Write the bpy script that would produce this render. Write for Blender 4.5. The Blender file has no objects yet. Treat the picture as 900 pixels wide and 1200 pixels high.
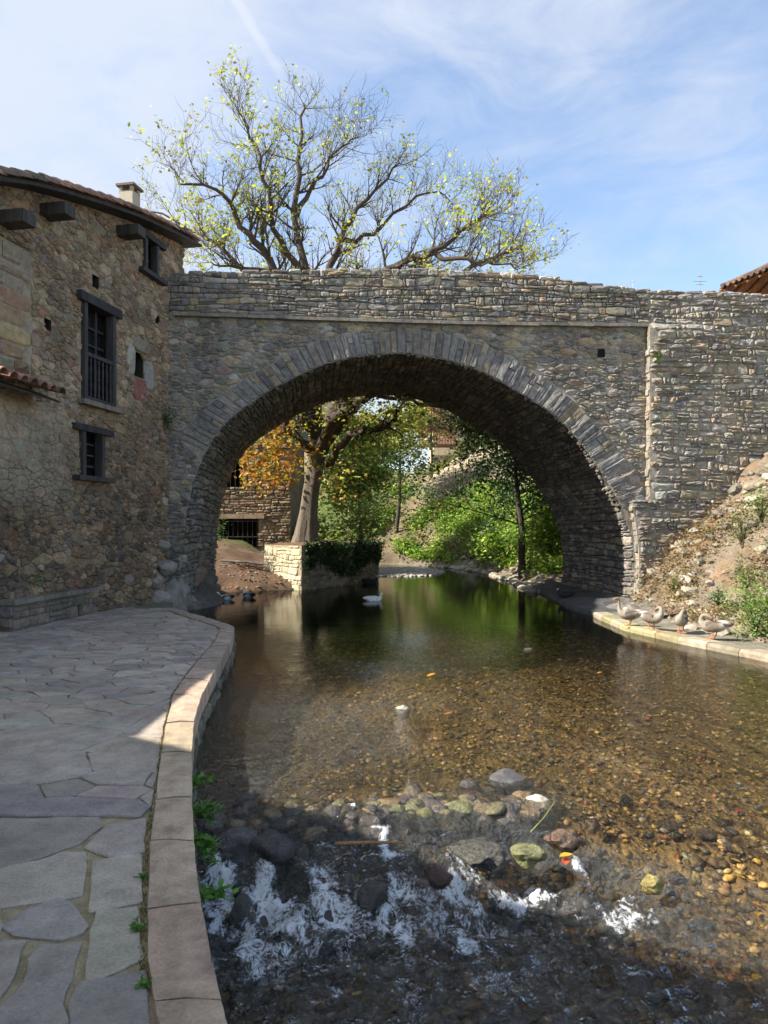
import bpy, math, random
import numpy as np
from mathutils import Vector, noise as mn

# ------------------------------------------------------------------ camera, sky, sun, exposure
scene = bpy.context.scene
EYE = 1.95
F = 860.0
cam_d = bpy.data.cameras.new("camera")
cam = bpy.data.objects.new("camera", cam_d)
scene.collection.objects.link(cam)
scene.camera = cam
cam.location = (0, 0, EYE)
cam.rotation_euler = (math.radians(90), 0, 0)
cam_d.sensor_fit = 'VERTICAL'
cam_d.sensor_height = 36.0
cam_d.lens = 36.0 * F / 1200.0
cam_d.shift_y = 20.0 / 1200.0
cam_d.clip_start = 0.05
cam_d.clip_end = 2000

SUN_EL = math.radians(40)
SUN_AZ = math.radians(11)           # the light travels towards +X, a little towards +Y
world = bpy.data.worlds.new("World")
scene.world = world
world.use_nodes = True
wt = world.node_tree
wn, wl = wt.nodes, wt.links
wn.clear()
w_out = wn.new('ShaderNodeOutputWorld')
w_bg = wn.new('ShaderNodeBackground')
w_bg.inputs['Strength'].default_value = 0.108
sky = wn.new('ShaderNodeTexSky')
sky.sky_type = 'NISHITA'
sky.sun_disc = False
sky.sun_elevation = SUN_EL
sky.sun_rotation = math.atan2(-math.cos(SUN_AZ), -math.sin(SUN_AZ))
sky.air_density = 1.15
sky.dust_density = 0.6
sky.ozone_density = 2.6
sky.altitude = 300
# thin high cloud, thicker towards the left, and one old contrail
tc = wn.new('ShaderNodeTexCoord')
def wmath(op, a, b=None, c=None):
    n = wn.new('ShaderNodeMath'); n.operation = op
    for i, v in enumerate((a, b, c)):
        if v is None: continue
        if isinstance(v, (int, float)): n.inputs[i].default_value = v
        else: wl.new(v, n.inputs[i])
    return n.outputs[0]
def wnoise(scale, detail, rough, dist, stretch):
    m = wn.new('ShaderNodeMapping'); m.inputs['Scale'].default_value = stretch
    m.inputs['Rotation'].default_value = (0.2, 0.35, 0.5)
    wl.new(tc.outputs['Generated'], m.inputs['Vector'])
    n = wn.new('ShaderNodeTexNoise'); n.inputs['Scale'].default_value = scale
    n.inputs['Detail'].default_value = detail; n.inputs['Roughness'].default_value = rough
    n.inputs['Distortion'].default_value = dist
    wl.new(m.outputs[0], n.inputs['Vector'])
    return n.outputs['Fac']
big = wnoise(2.2, 6, 0.5, 0.3, (1, 1, 2.0))
fine = wnoise(6.0, 9, 0.62, 0.8, (1, 1, 2.6))
sx = wn.new('ShaderNodeSeparateXYZ'); wl.new(tc.outputs['Generated'], sx.inputs[0])
lean = wmath('MULTIPLY', sx.outputs['X'], -0.42)
cl = wmath('ADD', wmath('ADD', wmath('MULTIPLY', big, 1.1), wmath('MULTIPLY', fine, 0.55)), lean)
high = wmath('MULTIPLY', sx.outputs['Z'], 0.34)
cl = wmath('ADD', cl, high)
mr = wn.new('ShaderNodeMapRange'); mr.interpolation_type = 'SMOOTHSTEP'
mr.inputs['From Min'].default_value = 0.74; mr.inputs['From Max'].default_value = 1.22
mr.inputs['To Min'].default_value = 0.10; mr.inputs['To Max'].default_value = 0.92
wl.new(cl, mr.inputs['Value'])
# contrail: great circle through two directions
def wdir(x, y): return Vector(((x - 450) / F, 1.0, (620 - y) / F)).normalized()
nrm = wdir(270, -10).cross(wdir(326, 82)).normalized()
dt = wn.new('ShaderNodeVectorMath'); dt.operation = 'DOT_PRODUCT'
dt.inputs[1].default_value = nrm; wl.new(tc.outputs['Generated'], dt.inputs[0])
dabs = wmath('ABSOLUTE', wmath('ADD', dt.outputs['Value'], wmath('MULTIPLY', wmath('SUBTRACT', fine, 0.5), 0.012)))
tr = wn.new('ShaderNodeMapRange'); tr.interpolation_type = 'SMOOTHSTEP'
tr.inputs['From Min'].default_value = 0.0015; tr.inputs['From Max'].default_value = 0.0085
tr.inputs['To Min'].default_value = 0.22; tr.inputs['To Max'].default_value = 0.0
wl.new(dabs, tr.inputs['Value'])
dz = wn.new('ShaderNodeMapRange'); dz.inputs['From Min'].default_value = 0.50; dz.inputs['From Max'].default_value = 0.53
wl.new(sx.outputs['Z'], dz.inputs['Value'])
trail = wmath('MULTIPLY', tr.outputs[0], dz.outputs[0])
cfac = wmath('MINIMUM', wmath('ADD', mr.outputs[0], trail), 1.0)
mixc = wn.new('ShaderNodeMix'); mixc.data_type = 'RGBA'
wl.new(cfac, mixc.inputs['Factor'])
wl.new(sky.outputs[0], mixc.inputs['A'])
mixc.inputs['B'].default_value = (2.95, 3.2, 3.7, 1)
wl.new(mixc.outputs['Result'], w_bg.inputs['Color'])
wl.new(w_bg.outputs[0], w_out.inputs['Surface'])

sun_d = bpy.data.lights.new("sun", 'SUN')
sun_d.energy = 4.7
sun_d.angle = math.radians(0.55)
sun_d.color = (1.0, 0.93, 0.82)
sun = bpy.data.objects.new("sun", sun_d)
scene.collection.objects.link(sun)
ld = Vector((math.cos(SUN_EL) * math.cos(SUN_AZ), math.cos(SUN_EL) * math.sin(SUN_AZ), -math.sin(SUN_EL)))
sun.rotation_euler = ld.to_track_quat('-Z', 'Y').to_euler()
sun.location = (-10, -3, 20)

vs = scene.view_settings
vs.view_transform = 'Standard'
vs.look = 'None'
vs.exposure = 1.32
vs.gamma = 1.0
scene.cycles.max_bounces = 7
scene.cycles.diffuse_bounces = 3
scene.cycles.glossy_bounces = 3
scene.cycles.transparent_max_bounces = 12
scene.cycles.use_denoising = True
scene.cycles.use_adaptive_sampling = True
scene.cycles.adaptive_threshold = 0.025

RND = random.Random(7)
C = scene.collection

# ------------------------------------------------------------------ helpers
def lerp(a, b, t): return a + (b - a) * t
def sstep(a, b, x):
    t = np.clip((np.asarray(x, float) - a) / (b - a), 0, 1)
    return t * t * (3 - 2 * t)
def pxY(x, y, Y):
    return Vector(((x - 450) / F * Y, Y, EYE + (620 - y) / F * Y))
def ground(x, y, z):
    Y = (EYE - z) * F / (y - 620)
    return Vector(((x - 450) / F * Y, Y, z))
def proj(p):
    Y = max(p[1], 0.1)
    return 450 + F * p[0] / Y, 620 - F * (p[2] - EYE) / Y
def n3(x, y, z=0.0): return mn.noise(Vector((x, y, z)))

class Frame:
    """a vertical plane: s along u, t is height, h is how far out of the plane"""
    def __init__(self, ox, oy, ang):
        self.o = np.array((ox, oy, 0.0))
        self.u = np.array((math.cos(ang), math.sin(ang), 0.0))
        self.n = np.array((math.sin(ang), -math.cos(ang), 0.0))
    def __call__(self, s, t, h=0.0):
        s = np.asarray(s, float); t = np.asarray(t, float); h = np.asarray(h, float) + 0 * s
        p = self.o[None] + self.u[None] * s.reshape(-1, 1) + self.n[None] * h.reshape(-1, 1)
        p[:, 2] = t.reshape(-1)
        return p
    def px(self, x, y):
        a, b = (x - 450) / F, (620 - y) / F
        lam = (self.o @ self.n) / (a * self.n[0] + self.n[1])
        P = np.array((lam * a, lam, 0.0))
        return float((P - self.o) @ self.u), EYE + lam * b

def empty(name, label=None, cat=None, loc=(0, 0, 0), rz=0.0, group=None, kind=None, parent=None):
    o = bpy.data.objects.new(name, None)
    C.objects.link(o)
    o.location = loc; o.rotation_euler = (0, 0, rz)
    o.empty_display_size = 0.2
    tag(o, label, cat, group, kind)
    if parent is not None: o.parent = parent
    return o
def tag(o, label=None, cat=None, group=None, kind=None):
    if label: o['label'] = label
    if cat: o['category'] = cat
    if group: o['group'] = group
    if kind: o['kind'] = kind
    return o

class MB:
    """collects vertices, faces and a colour per vertex"""
    def __init__(self):
        self.v = []; self.f = []; self.c = []; self.n = 0
    def add(self, verts, faces, col=(1, 1, 1)):
        verts = np.asarray(verts, float).reshape(-1, 3)
        k = len(verts)
        self.v.append(verts)
        col = np.asarray(col, float)
        if col.ndim == 1: col = np.tile(col[None, :3], (k, 1))
        self.c.append(col)
        n = self.n
        self.f.extend([tuple(i + n for i in q) for q in faces])
        self.n += k
        return self
    def box(self, c, size, rz=0.0, col=(1, 1, 1), taper=1.0, rot=None):
        x, y, z = (d / 2 for d in size)
        p = np.array([(-x, -y, -z), (x, -y, -z), (x, y, -z), (-x, y, -z), (-x * taper, -y * taper, z), (x * taper, -y * taper, z), (x * taper, y * taper, z), (-x * taper, y * taper, z)])
        if rot is not None: p = p @ np.array(rot.to_matrix()).T
        cs, sn = math.cos(rz), math.sin(rz)
        q = p.copy(); q[:, 0] = p[:, 0] * cs - p[:, 1] * sn; q[:, 1] = p[:, 0] * sn + p[:, 1] * cs
        return self.add(q + np.array(c), [(0, 3, 2, 1), (4, 5, 6, 7), (0, 1, 5, 4), (1, 2, 6, 5), (2, 3, 7, 6), (3, 0, 4, 7)], col)
    def tube(self, pts, rad, sides=6, col=(1, 1, 1), cap=True, squash=None):
        pts = [Vector(p) for p in pts]; m = len(pts)
        V = []; prev = None
        for i, p in enumerate(pts):
            d = (pts[min(i + 1, m - 1)] - pts[max(i - 1, 0)])
            if d.length < 1e-9: d = Vector((0, 0, 1))
            d.normalize()
            if prev is None:
                a = Vector((0, 0, 1)) if abs(d.z) < 0.9 else Vector((1, 0, 0))
                x = d.cross(a).normalized()
            else:
                x = (prev - d * prev.dot(d))
                x = x.normalized() if x.length > 1e-6 else d.orthogonal().normalized()
            prev = x; y = d.cross(x)
            r = rad[i] if hasattr(rad, '__len__') else rad
            for k in range(sides):
                an = 2 * math.pi * k / sides
                V.append(p + x * (math.cos(an) * r) + y * (math.sin(an) * r))
        Fc = []
        for i in range(m - 1):
            for k in range(sides):
                a = i * sides + k; b = i * sides + (k + 1) % sides
                Fc.append((a, b, b + sides, a + sides))
        if cap:
            Fc.append(tuple(range(sides))[::-1]); Fc.append(tuple((m - 1) * sides + k for k in range(sides)))
        return self.add(np.array([tuple(v) for v in V]), Fc, col)
    def build(self, name, mat, parent=None, smooth=False, center=False, kind=None, label=None):
        V = np.concatenate(self.v) if self.v else np.zeros((0, 3))
        Cc = np.concatenate(self.c) if self.c else np.zeros((0, 3))
        loc = V.mean(0) if center and len(V) else np.zeros(3)
        me = bpy.data.meshes.new(name)
        me.from_pydata((V - loc).tolist(), [], self.f)
        at = me.color_attributes.new('Col', 'FLOAT_COLOR', 'POINT')
        at.data.foreach_set('color', np.concatenate([Cc, np.ones((len(Cc), 1))], 1).astype(np.float32).ravel())
        if smooth: me.shade_smooth()
        me.materials.append(mat)
        me.update()
        o = bpy.data.objects.new(name, me)
        C.objects.link(o)
        o.location = loc
        if parent is not None:
            o.parent = parent
            pl = np.array(parent.matrix_basis.translation)
            if not center: pass
        if kind: o['kind'] = kind
        if label: o['label'] = label
        return o

def fast_mesh(name, V, faces, mat, cols=None, attrs=None, smooth=False, parent=None, kind=None):
    """V (n,3), faces (m,k) of one size"""
    me = bpy.data.meshes.new(name)
    V = np.asarray(V, np.float32); faces = np.asarray(faces, np.int32)
    k = faces.shape[1]
    me.vertices.add(len(V)); me.vertices.foreach_set('co', V.ravel())
    me.loops.add(faces.size); me.loops.foreach_set('vertex_index', faces.ravel())
    me.polygons.add(len(faces)); me.polygons.foreach_set('loop_start', np.arange(0, faces.size, k, dtype=np.int32))
    me.update(calc_edges=True); me.validate()
    if cols is not None:
        at = me.color_attributes.new('Col', 'FLOAT_COLOR', 'POINT')
        cols = np.asarray(cols, np.float32)
        at.data.foreach_set('color', np.concatenate([cols, np.ones((len(cols), 1), np.float32)], 1).ravel())
    for kname, arr in (attrs or {}).items():
        a = me.attributes.new(kname, 'FLOAT', 'POINT'); a.data.foreach_set('value', np.asarray(arr, np.float32))
    if smooth: me.shade_smooth()
    me.materials.append(mat)
    o = bpy.data.objects.new(name, me); C.objects.link(o)
    if parent is not None: o.parent = parent
    if kind: o['kind'] = kind
    return o

# ------------------------------------------------------------------ materials
def new_mat(name):
    m = bpy.data.materials.new(name); m.use_nodes = True
    nt = m.node_tree; nt.nodes.clear()
    return m, nt
class NT:
    def __init__(self, nt): self.t = nt; self.n = nt.nodes; self.l = nt.links
    def new(self, kind, **kw):
        x = self.n.new(kind)
        for k, v in kw.items():
            if hasattr(x, k): setattr(x, k, v)
        return x
    def math(self, op, a, b=None, clamp=False):
        x = self.n.new('ShaderNodeMath'); x.operation = op; x.use_clamp = clamp
        for i, v in enumerate((a, b)):
            if v is None: continue
            if isinstance(v, (int, float)): x.inputs[i].default_value = v
            else: self.l.new(v, x.inputs[i])
        return x.outputs[0]
    def noise(self, vec, scale, detail=4, rough=0.55, dist=0.0):
        x = self.n.new('ShaderNodeTexNoise'); x.inputs['Scale'].default_value = scale
        x.inputs['Detail'].default_value = detail; x.inputs['Roughness'].default_value = rough
        x.inputs['Distortion'].default_value = dist
        self.l.new(vec, x.inputs['Vector']); return x.outputs['Fac']
    def ramp(self, fac, a, b, lo=0.0, hi=1.0):
        x = self.n.new('ShaderNodeMapRange'); x.inputs['From Min'].default_value = a; x.inputs['From Max'].default_value = b
        x.inputs['To Min'].default_value = lo; x.inputs['To Max'].default_value = hi
        self.l.new(fac, x.inputs['Value']); return x.outputs[0]
    def mix(self, fac, a, b, mode='MIX'):
        x = self.n.new('ShaderNodeMix'); x.data_type = 'RGBA'; x.blend_type = mode
        for k, v in (('Factor', fac), ('A', a), ('B', b)):
            s = x.inputs[k] if k != 'Factor' else x.inputs['Factor']
            if isinstance(v, (int, float)): s.default_value = v
            elif isinstance(v, tuple): s.default_value = (*v[:3], 1)
            else: self.l.new(v, s)
        return x.outputs['Result']
def pos_vec(T, stretch=(1, 1, 1)):
    g = T.new('ShaderNodeNewGeometry')
    m = T.new('ShaderNodeMapping'); m.inputs['Scale'].default_value = stretch
    T.l.new(g.outputs['Position'], m.inputs['Vector']); return m.outputs[0]
def attr(T, name='Col', out='Color'):
    a = T.new('ShaderNodeAttribute'); a.attribute_name = name; return a.outputs[out]

def surf_mat(name, rough=0.9, spec=0.3, n1=6.0, n2=45.0, amt=0.35, bump=0.5, bdist=0.02, patch=None, patch_amt=0.0, patch_scale=2.0, stretch=(1, 1, 1), col=None, trans=0.0, big=0.0):
    """vertex colour varied by two noises, with a relief; patch: a second colour in blotches (lichen, moss, dirt)"""
    m, nt = new_mat(name); T = NT(nt)
    out = T.new('ShaderNodeOutputMaterial'); b = T.new('ShaderNodeBsdfPrincipled')
    vec = pos_vec(T, stretch)
    a = T.noise(vec, n1, 5, 0.6); f = T.noise(vec, n2, 6, 0.65)
    base = attr(T) if col is None else None
    if col is not None:
        r = T.new('ShaderNodeRGB'); r.outputs[0].default_value = (*col, 1); base = r.outputs[0]
    v = T.math('ADD', T.ramp(a, 0.25, 0.75, 1 - amt, 1 + amt), T.ramp(f, 0.25, 0.75, -amt * 0.8, amt * 0.8))
    cmb = T.new('ShaderNodeCombineXYZ')
    for i in range(3): T.l.new(v, cmb.inputs[i])
    c = T.mix(1.0, base, cmb.outputs[0], 'MULTIPLY')
    if big:
        lf = T.noise(vec, 0.75, 5, 0.62, 0.5); cm2 = T.new('ShaderNodeCombineXYZ'); w_ = T.ramp(lf, 0.3, 0.7, 1 - big, 1 + big)
        for i in range(3): T.l.new(w_, cm2.inputs[i])
        c = T.mix(1.0, c, cm2.outputs[0], 'MULTIPLY')
    if patch is not None:
        p = T.noise(vec, patch_scale, 6, 0.65, 0.4)
        c = T.mix(T.ramp(p, 0.5, 0.72, 0.0, patch_amt), c, patch)
    T.l.new(c, b.inputs['Base Color'])
    b.inputs['Roughness'].default_value = rough
    b.inputs['Specular IOR Level'].default_value = spec
    if trans > 0:
        b.inputs['Subsurface Weight'].default_value = 0.0
    bp = T.new('ShaderNodeBump'); bp.inputs['Strength'].default_value = bump; bp.inputs['Distance'].default_value = bdist
    T.l.new(T.math('ADD', T.math('MULTIPLY', a, 0.6), f), bp.inputs['Height'])
    T.l.new(bp.outputs[0], b.inputs['Normal'])
    if trans > 0:
        tr = T.new('ShaderNodeBsdfTranslucent'); T.l.new(c, tr.inputs['Color'])
        mx = T.new('ShaderNodeMixShader'); mx.inputs[0].default_value = trans
        T.l.new(b.outputs[0], mx.inputs[1]); T.l.new(tr.outputs[0], mx.inputs[2])
        T.l.new(mx.outputs[0], out.inputs['Surface'])
    else:
        T.l.new(b.outputs[0], out.inputs['Surface'])
    return m
M = {}
M['bridge_stone'] = surf_mat('bridge_stone', amt=0.38, bump=0.7, bdist=0.03, n1=9, n2=60, patch=(0.38, 0.36, 0.31), patch_amt=0.55, patch_scale=9, big=.28)
M['house_stone'] = surf_mat('house_stone', amt=0.34, bump=0.7, bdist=0.025, n1=10, n2=65, patch=(0.40, 0.33, 0.24), patch_amt=0.45, patch_scale=9, big=.32)
M['mortar'] = surf_mat('mortar', amt=0.4, bump=0.9, bdist=0.04, n1=5, n2=38, big=.28)
M['paving'] = surf_mat('paving', amt=0.28, bump=1.0, bdist=0.016, n1=7, n2=60, big=.2, rough=0.9, spec=0.2, patch=(0.46, 0.39, 0.29), patch_amt=0.45, patch_scale=4)
M['joint'] = surf_mat('joint_sand', amt=0.35, bump=0.9, bdist=0.02, n1=12, n2=90, patch=(0.09, 0.12, 0.04), patch_amt=0.6, patch_scale=3)
M['kerb'] = surf_mat('kerb_stone', amt=0.28, bump=0.9, bdist=0.014, n1=8, n2=70, patch=(0.17, 0.13, 0.10), patch_amt=0.6, patch_scale=5, big=.2)
M['timber'] = surf_mat('dark_timber', patch=(.11, .095, .08), patch_amt=.6, patch_scale=9, amt=0.45, bump=0.9, bdist=0.015, n1=8, n2=60, stretch=(1, 1, 0.15), rough=0.7)
M['tile'] = surf_mat('roof_tile', amt=0.4, bump=0.5, bdist=0.01, n1=7, n2=50, patch=(0.10, 0.09, 0.07), patch_amt=0.6, patch_scale=6)
M['earth'] = surf_mat('earth', amt=0.4, bump=1.0, bdist=0.08, n1=2.5, n2=22)
M['plain'] = surf_mat('plain', amt=0.12, bump=0.2, bdist=0.01, n1=6, n2=40)
M['bark'] = surf_mat('bark', amt=0.4, bump=0.9, bdist=0.04, n1=5, n2=30, stretch=(1, 1, 0.3))
M['leaf'] = surf_mat('leaf', amt=0.25, bump=0.0, n1=2, n2=20, rough=0.55, spec=0.35, trans=0.4)
M['rock'] = surf_mat('river_rock', big=.2, amt=0.4, bump=0.7, bdist=0.02, n1=7, n2=45, rough=0.55, spec=0.5)
M['wet_rock'] = surf_mat('wet_rock', amt=0.45, bump=0.9, bdist=0.03, n1=11, n2=38, rough=0.22, spec=0.55, patch=(.05, .045, .03), patch_amt=.8, patch_scale=12)
M['pebble'] = surf_mat('pebble', amt=0.3, bump=0.2, bdist=0.01, n1=14, n2=60, rough=0.5)
M['feather'] = surf_mat('feather', amt=0.25, bump=0.4, bdist=0.008, n1=18, n2=90, rough=0.8)
M['dark'] = surf_mat('hole_black', amt=0.1, bump=0.0, col=(0.006, 0.006, 0.007))
def glass_mat():
    m, nt = new_mat('window_glass'); T = NT(nt)
    out = T.new('ShaderNodeOutputMaterial'); b = T.new('ShaderNodeBsdfPrincipled')
    b.inputs['Base Color'].default_value = (0.015, 0.017, 0.02, 1); b.inputs['Roughness'].default_value = 0.08
    T.l.new(b.outputs[0], out.inputs['Surface']); return m
M['glass'] = glass_mat()

# ------------------------------------------------------------------ masonry
def chaikin(P, a=0.22):
    Q = np.roll(P, -1, 0)
    out = np.empty((len(P) * 2, 2)); out[0::2] = P * (1 - a) + Q * a; out[1::2] = P * a + Q * (1 - a)
    return out
def area2(P):
    x, y = P[:, 0], P[:, 1]
    return 0.5 * abs(np.dot(x, np.roll(y, -1)) - np.dot(y, np.roll(x, -1)))
def stone_geo(P, fmap, rnd, gap=0.008, bev=0.02, proud=0.03, base=-0.03, push=None, round_it=True, rough=0.2, cut=0.2, jit=0.04):
    c = P.mean(0); d = P - c
    hs = max(np.ptp(P[:, 0]) / 2, 0.01); ht = max(np.ptp(P[:, 1]) / 2, 0.01)
    d = d * np.array((max(hs - gap, hs * 0.4) / hs, max(ht - gap, ht * 0.4) / ht))
    if round_it: d = chaikin(d, cut)
    k = len(d)
    d *= (1 + np.array([rnd.uniform(-jit, jit) for _ in range(k)]))[:, None]
    if push is not None:
        q = push(d + c)
        if q is None: return None
        d = q - c
        if area2(d) < 0.25 * area2(P): return None
    inn = np.array((max(hs - bev, hs * 0.45) / hs, max(ht - bev, ht * 0.45) / ht))
    pr = proud * rnd.uniform(0.55, 1.35)
    tx, ty = rnd.uniform(-1, 1) * pr * 0.35 / hs, rnd.uniform(-1, 1) * pr * 0.35 / ht
    d2 = d * inn; d3 = d2 * 0.5
    def H(dd, h, r): return h + dd[:, 0] * tx + dd[:, 1] * ty + np.array([rnd.uniform(-r, r) for _ in range(len(dd))]) * pr
    rings = [(d, np.full(k, base)), (d, H(d, pr * 0.45, rough * 0.5)), (d2, H(d2, pr, rough)), (d3[::2], H(d3[::2], pr * 1.12, rough * 1.3))]
    V = [fmap(r[:, 0] + c[0], r[:, 1] + c[1], h) for r, h in rings]
    k2 = len(d3[::2])
    Fc = []
    for i in range(2):
        for j in range(k):
            a = i * k + j; b = i * k + (j + 1) % k
            Fc.append((a, b, b + k, a + k))
    o2, o3 = 2 * k, 3 * k
    for j in range(k2):
        a, b, e = o2 + 2 * j, o2 + (2 * j + 1) % k, o2 + (2 * j + 2) % k
        p, q = o3 + j, o3 + (j + 1) % k2
        Fc.append((a, b, p)); Fc.append((b, q, p)); 
        Fc.append((b, e, q))
    Fc.append(tuple(o3 + j for j in range(k2)))
    return np.concatenate(V), Fc

def rows(s0, s1, t0, t1, h, asp, rnd, wob=0.35, seed=0.0, tall=0.12, split=0.22):
    """rubble laid roughly in courses"""
    ts = [t0 - h]
    while ts[-1] < t1 + h: ts.append(ts[-1] + h * rnd.uniform(0.55, 1.45))
    def bd(i, s):
        return ts[i] + wob * h * n3(s * 0.9 + seed, i * 5.3, seed) * 1.6 + 0.12 * n3(s * 0.22 + seed, ts[i] * 0.5, 3.1)
    out = []
    for i in range(len(ts) - 1):
        s = s0 - rnd.uniform(0, h * asp)
        prev = None
        hh = ts[i + 1] - ts[i]
        jl = [s, s + rnd.uniform(-0.2, 0.2) * hh]
        while s < s1:
            w = max(hh, h * 0.7) * rnd.uniform(asp * 0.45, asp * 1.5)
            if rnd.random() < 0.15: w *= 0.45
            e = s + w
            jr = [e + rnd.uniform(-0.25, 0.25) * hh, e + rnd.uniform(-0.25, 0.25) * hh]
            m = 0.5 * (s + e)
            P = np.array([(jl[0], bd(i, jl[0])), (m, bd(i, m) + rnd.uniform(-.06, .06) * hh), (jr[0], bd(i, jr[0])), (jr[1], bd(i + 1, jr[1])), (m, bd(i + 1, m) + rnd.uniform(-.08, .08) * hh), (jl[1], bd(i + 1, jl[1]))])
            if rnd.random() < split and hh > 0.75 * h:
                f = rnd.uniform(0.35, 0.65)
                L = P[0] * (1 - f) + P[5] * f; R = P[2] * (1 - f) + P[3] * f
                Mm = P[1] * (1 - f) + P[4] * f + (0, rnd.uniform(-.05, .05) * hh)
                out.append(np.array([P[0], P[1], P[2], R, Mm, L])); out.append(np.array([L, Mm, R, P[3], P[4], P[5]]))
            else: out.append(P)
            s = e; jl = jr
    return out

def voronoi(s0, s1, t0, t1, size, asp, rnd, vary=0.5, smin=None):
    """random rubble: cells round scattered centres of uneven spacing"""
    sites = []
    W, H = (s1 - s0) / asp, t1 - t0
    cell = size * 0.5; grid = {}
    tries = int(W * H / (size * size) * 14)
    for _ in range(tries):
        x, y = rnd.uniform(-size, W + size), rnd.uniform(-size, H + size)
        r = size * (1 - vary + vary * 2 * (rnd.random() ** 1.6)) * 0.82
        if smin: r *= smin(s0 + x * asp, t0 + y)
        gx, gy = int(x / cell), int(y / cell); ok = True
        R = int(size * 2.2 / cell) + 1
        for ix in range(gx - R, gx + R + 1):
            for iy in range(gy - R, gy + R + 1):
                for (a, b, q) in grid.get((ix, iy), ()):
                    if (a - x) ** 2 + (b - y) ** 2 < (0.5 * (q + r)) ** 2 * 1.15: ok = False; break
                if not ok: break
            if not ok: break
        if ok: grid.setdefault((gx, gy), []).append((x, y, r)); sites.append((x, y, r))
    S = np.array(sites); out = []
    for i in range(len(S)):
        dx = S[:, 0] - S[i, 0]; dy = S[:, 1] - S[i, 1]; dd = dx * dx + dy * dy
        idx = np.argsort(dd)[1:15]
        L = size * 2.2
        P = [(-L, -L), (L, -L), (L, L), (-L, L)]
        for j in idx:
            nx, ny = dx[j], dy[j]; D = math.sqrt(dd[j])
            nx /= D; ny /= D
            off = 0.5 * D + 0.25 * (S[i, 2] - S[j, 2])
            Q = []
            for a in range(len(P)):
                p, q = P[a], P[(a + 1) % len(P)]
                dp = p[0] * nx + p[1] * ny - off; dq = q[0] * nx + q[1] * ny - off
                if dp <= 0: Q.append(p)
                if dp * dq < 0:
                    f = dp / (dp - dq); Q.append((p[0] + (q[0] - p[0]) * f, p[1] + (q[1] - p[1]) * f))
            P = Q
            if len(P) < 3: break
        if len(P) < 3: continue
        P = np.array(P)
        # drop tiny edges
        keep = [k for k in range(len(P)) if np.hypot(*(P[k] - P[k - 1])) > size * 0.12]
        P = P[keep]
        if len(P) < 3: continue
        P = P + S[i, :2]
        out.append(np.stack([s0 + P[:, 0] * asp, t0 + P[:, 1]], 1))
    return out

def warm(pal): return [(w, (c[0] * .97, c[1] * .91, c[2] * .89)) for w, c in pal]
def grey(pal, k=.2): return [(w, tuple(lerp(x, sum(c) / 3 * f, k) for x, f in zip(c, (1.04, 1.0, .95)))) for w, c in pal]
def pick(pal, rnd, jit=0.18):
    tot = sum(w for w, _ in pal); r = rnd.random() * tot
    for w, c in pal:
        r -= w
        if r <= 0: break
    k = rnd.uniform(1 - jit, 1 + jit)
    return tuple(max(0.01, x * k * rnd.uniform(0.95, 1.05)) for x in c)

def lay(thing, stones, mat, part='stone', rest='small_stones', limit=300, tests=True, smooth=False):
    """stones: list of (verts, faces, colour); those that show largest become parts, the rest one stuff part"""
    scored = []
    for k, (V, Fc, col) in enumerate(stones):
        x, y = zip(*[proj(V[i]) for i in (0, len(V) // 6, len(V) // 4)])
        c = V.mean(0); cx, cy = proj(c)
        inside = -5 < cx < 905 and -5 < cy < 1205 and c[1] > 0.5
        Vp = V[::2]; X = 450 + F * Vp[:, 0] / np.maximum(Vp[:, 1], .1); Y = 620 - F * (Vp[:, 2] - EYE) / np.maximum(Vp[:, 1], .1)
        a = np.ptp(X) * np.ptp(Y) if inside else 0.0
        scored.append((a, k))
    scored.sort(reverse=True)
    top = {k for a, k in scored[:limit] if a > 25}
    restmb = MB()
    for k, (V, Fc, col) in enumerate(stones):
        if k in top:
            MB().add(V, Fc, col).build(part, mat, thing, center=True, smooth=smooth)
        else: restmb.add(V, Fc, col)
    if restmb.n: restmb.build(rest, mat, thing, kind='stuff', smooth=smooth)

def sheet(frame, ss, ts_fn, nt, h=0.0, rough=0.0, skip=None, seed=0.0):
    """a wall face: columns ss, each from ts_fn(s)[0] to [1]"""
    V = []; 
    for s in ss:
        a, b = ts_fn(s)
        for j in range(nt + 1):
            V.append((s, a + (b - a) * j / nt))
    V = np.array(V)
    hh = h + np.array([rough * n3(p[0] * 3 + seed, p[1] * 3, 1.7) for p in V]) if rough else h
    P = frame(V[:, 0], V[:, 1], hh)
    Fc = []
    for i in range(len(ss) - 1):
        for j in range(nt):
            if skip and skip(0.5 * (ss[i] + ss[i + 1]), V[i * (nt + 1) + j, 1] * .5 + V[(i + 1) * (nt + 1) + j + 1, 1] * .5): continue
            a = i * (nt + 1) + j
            Fc.append((a, a + nt + 1, a + nt + 2, a + 1))
    return P, Fc
def rect_push(rects):
    def f(Q):
        Q = Q.copy()
        for (a, b, c, d) in rects:
            cx, cy = Q.mean(0)
            if a < cx < b and c < cy < d: return None
            for k in range(len(Q)):
                x, y = Q[k]
                if a < x < b and c < y < d:
                    m = min((x - a, 0), (b - x, 1), (y - c, 2), (d - y, 3))
                    if m[1] == 0: Q[k, 0] = a
                    elif m[1] == 1: Q[k, 0] = b
                    elif m[1] == 2: Q[k, 1] = c
                    else: Q[k, 1] = d
        return Q
    return f

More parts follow.
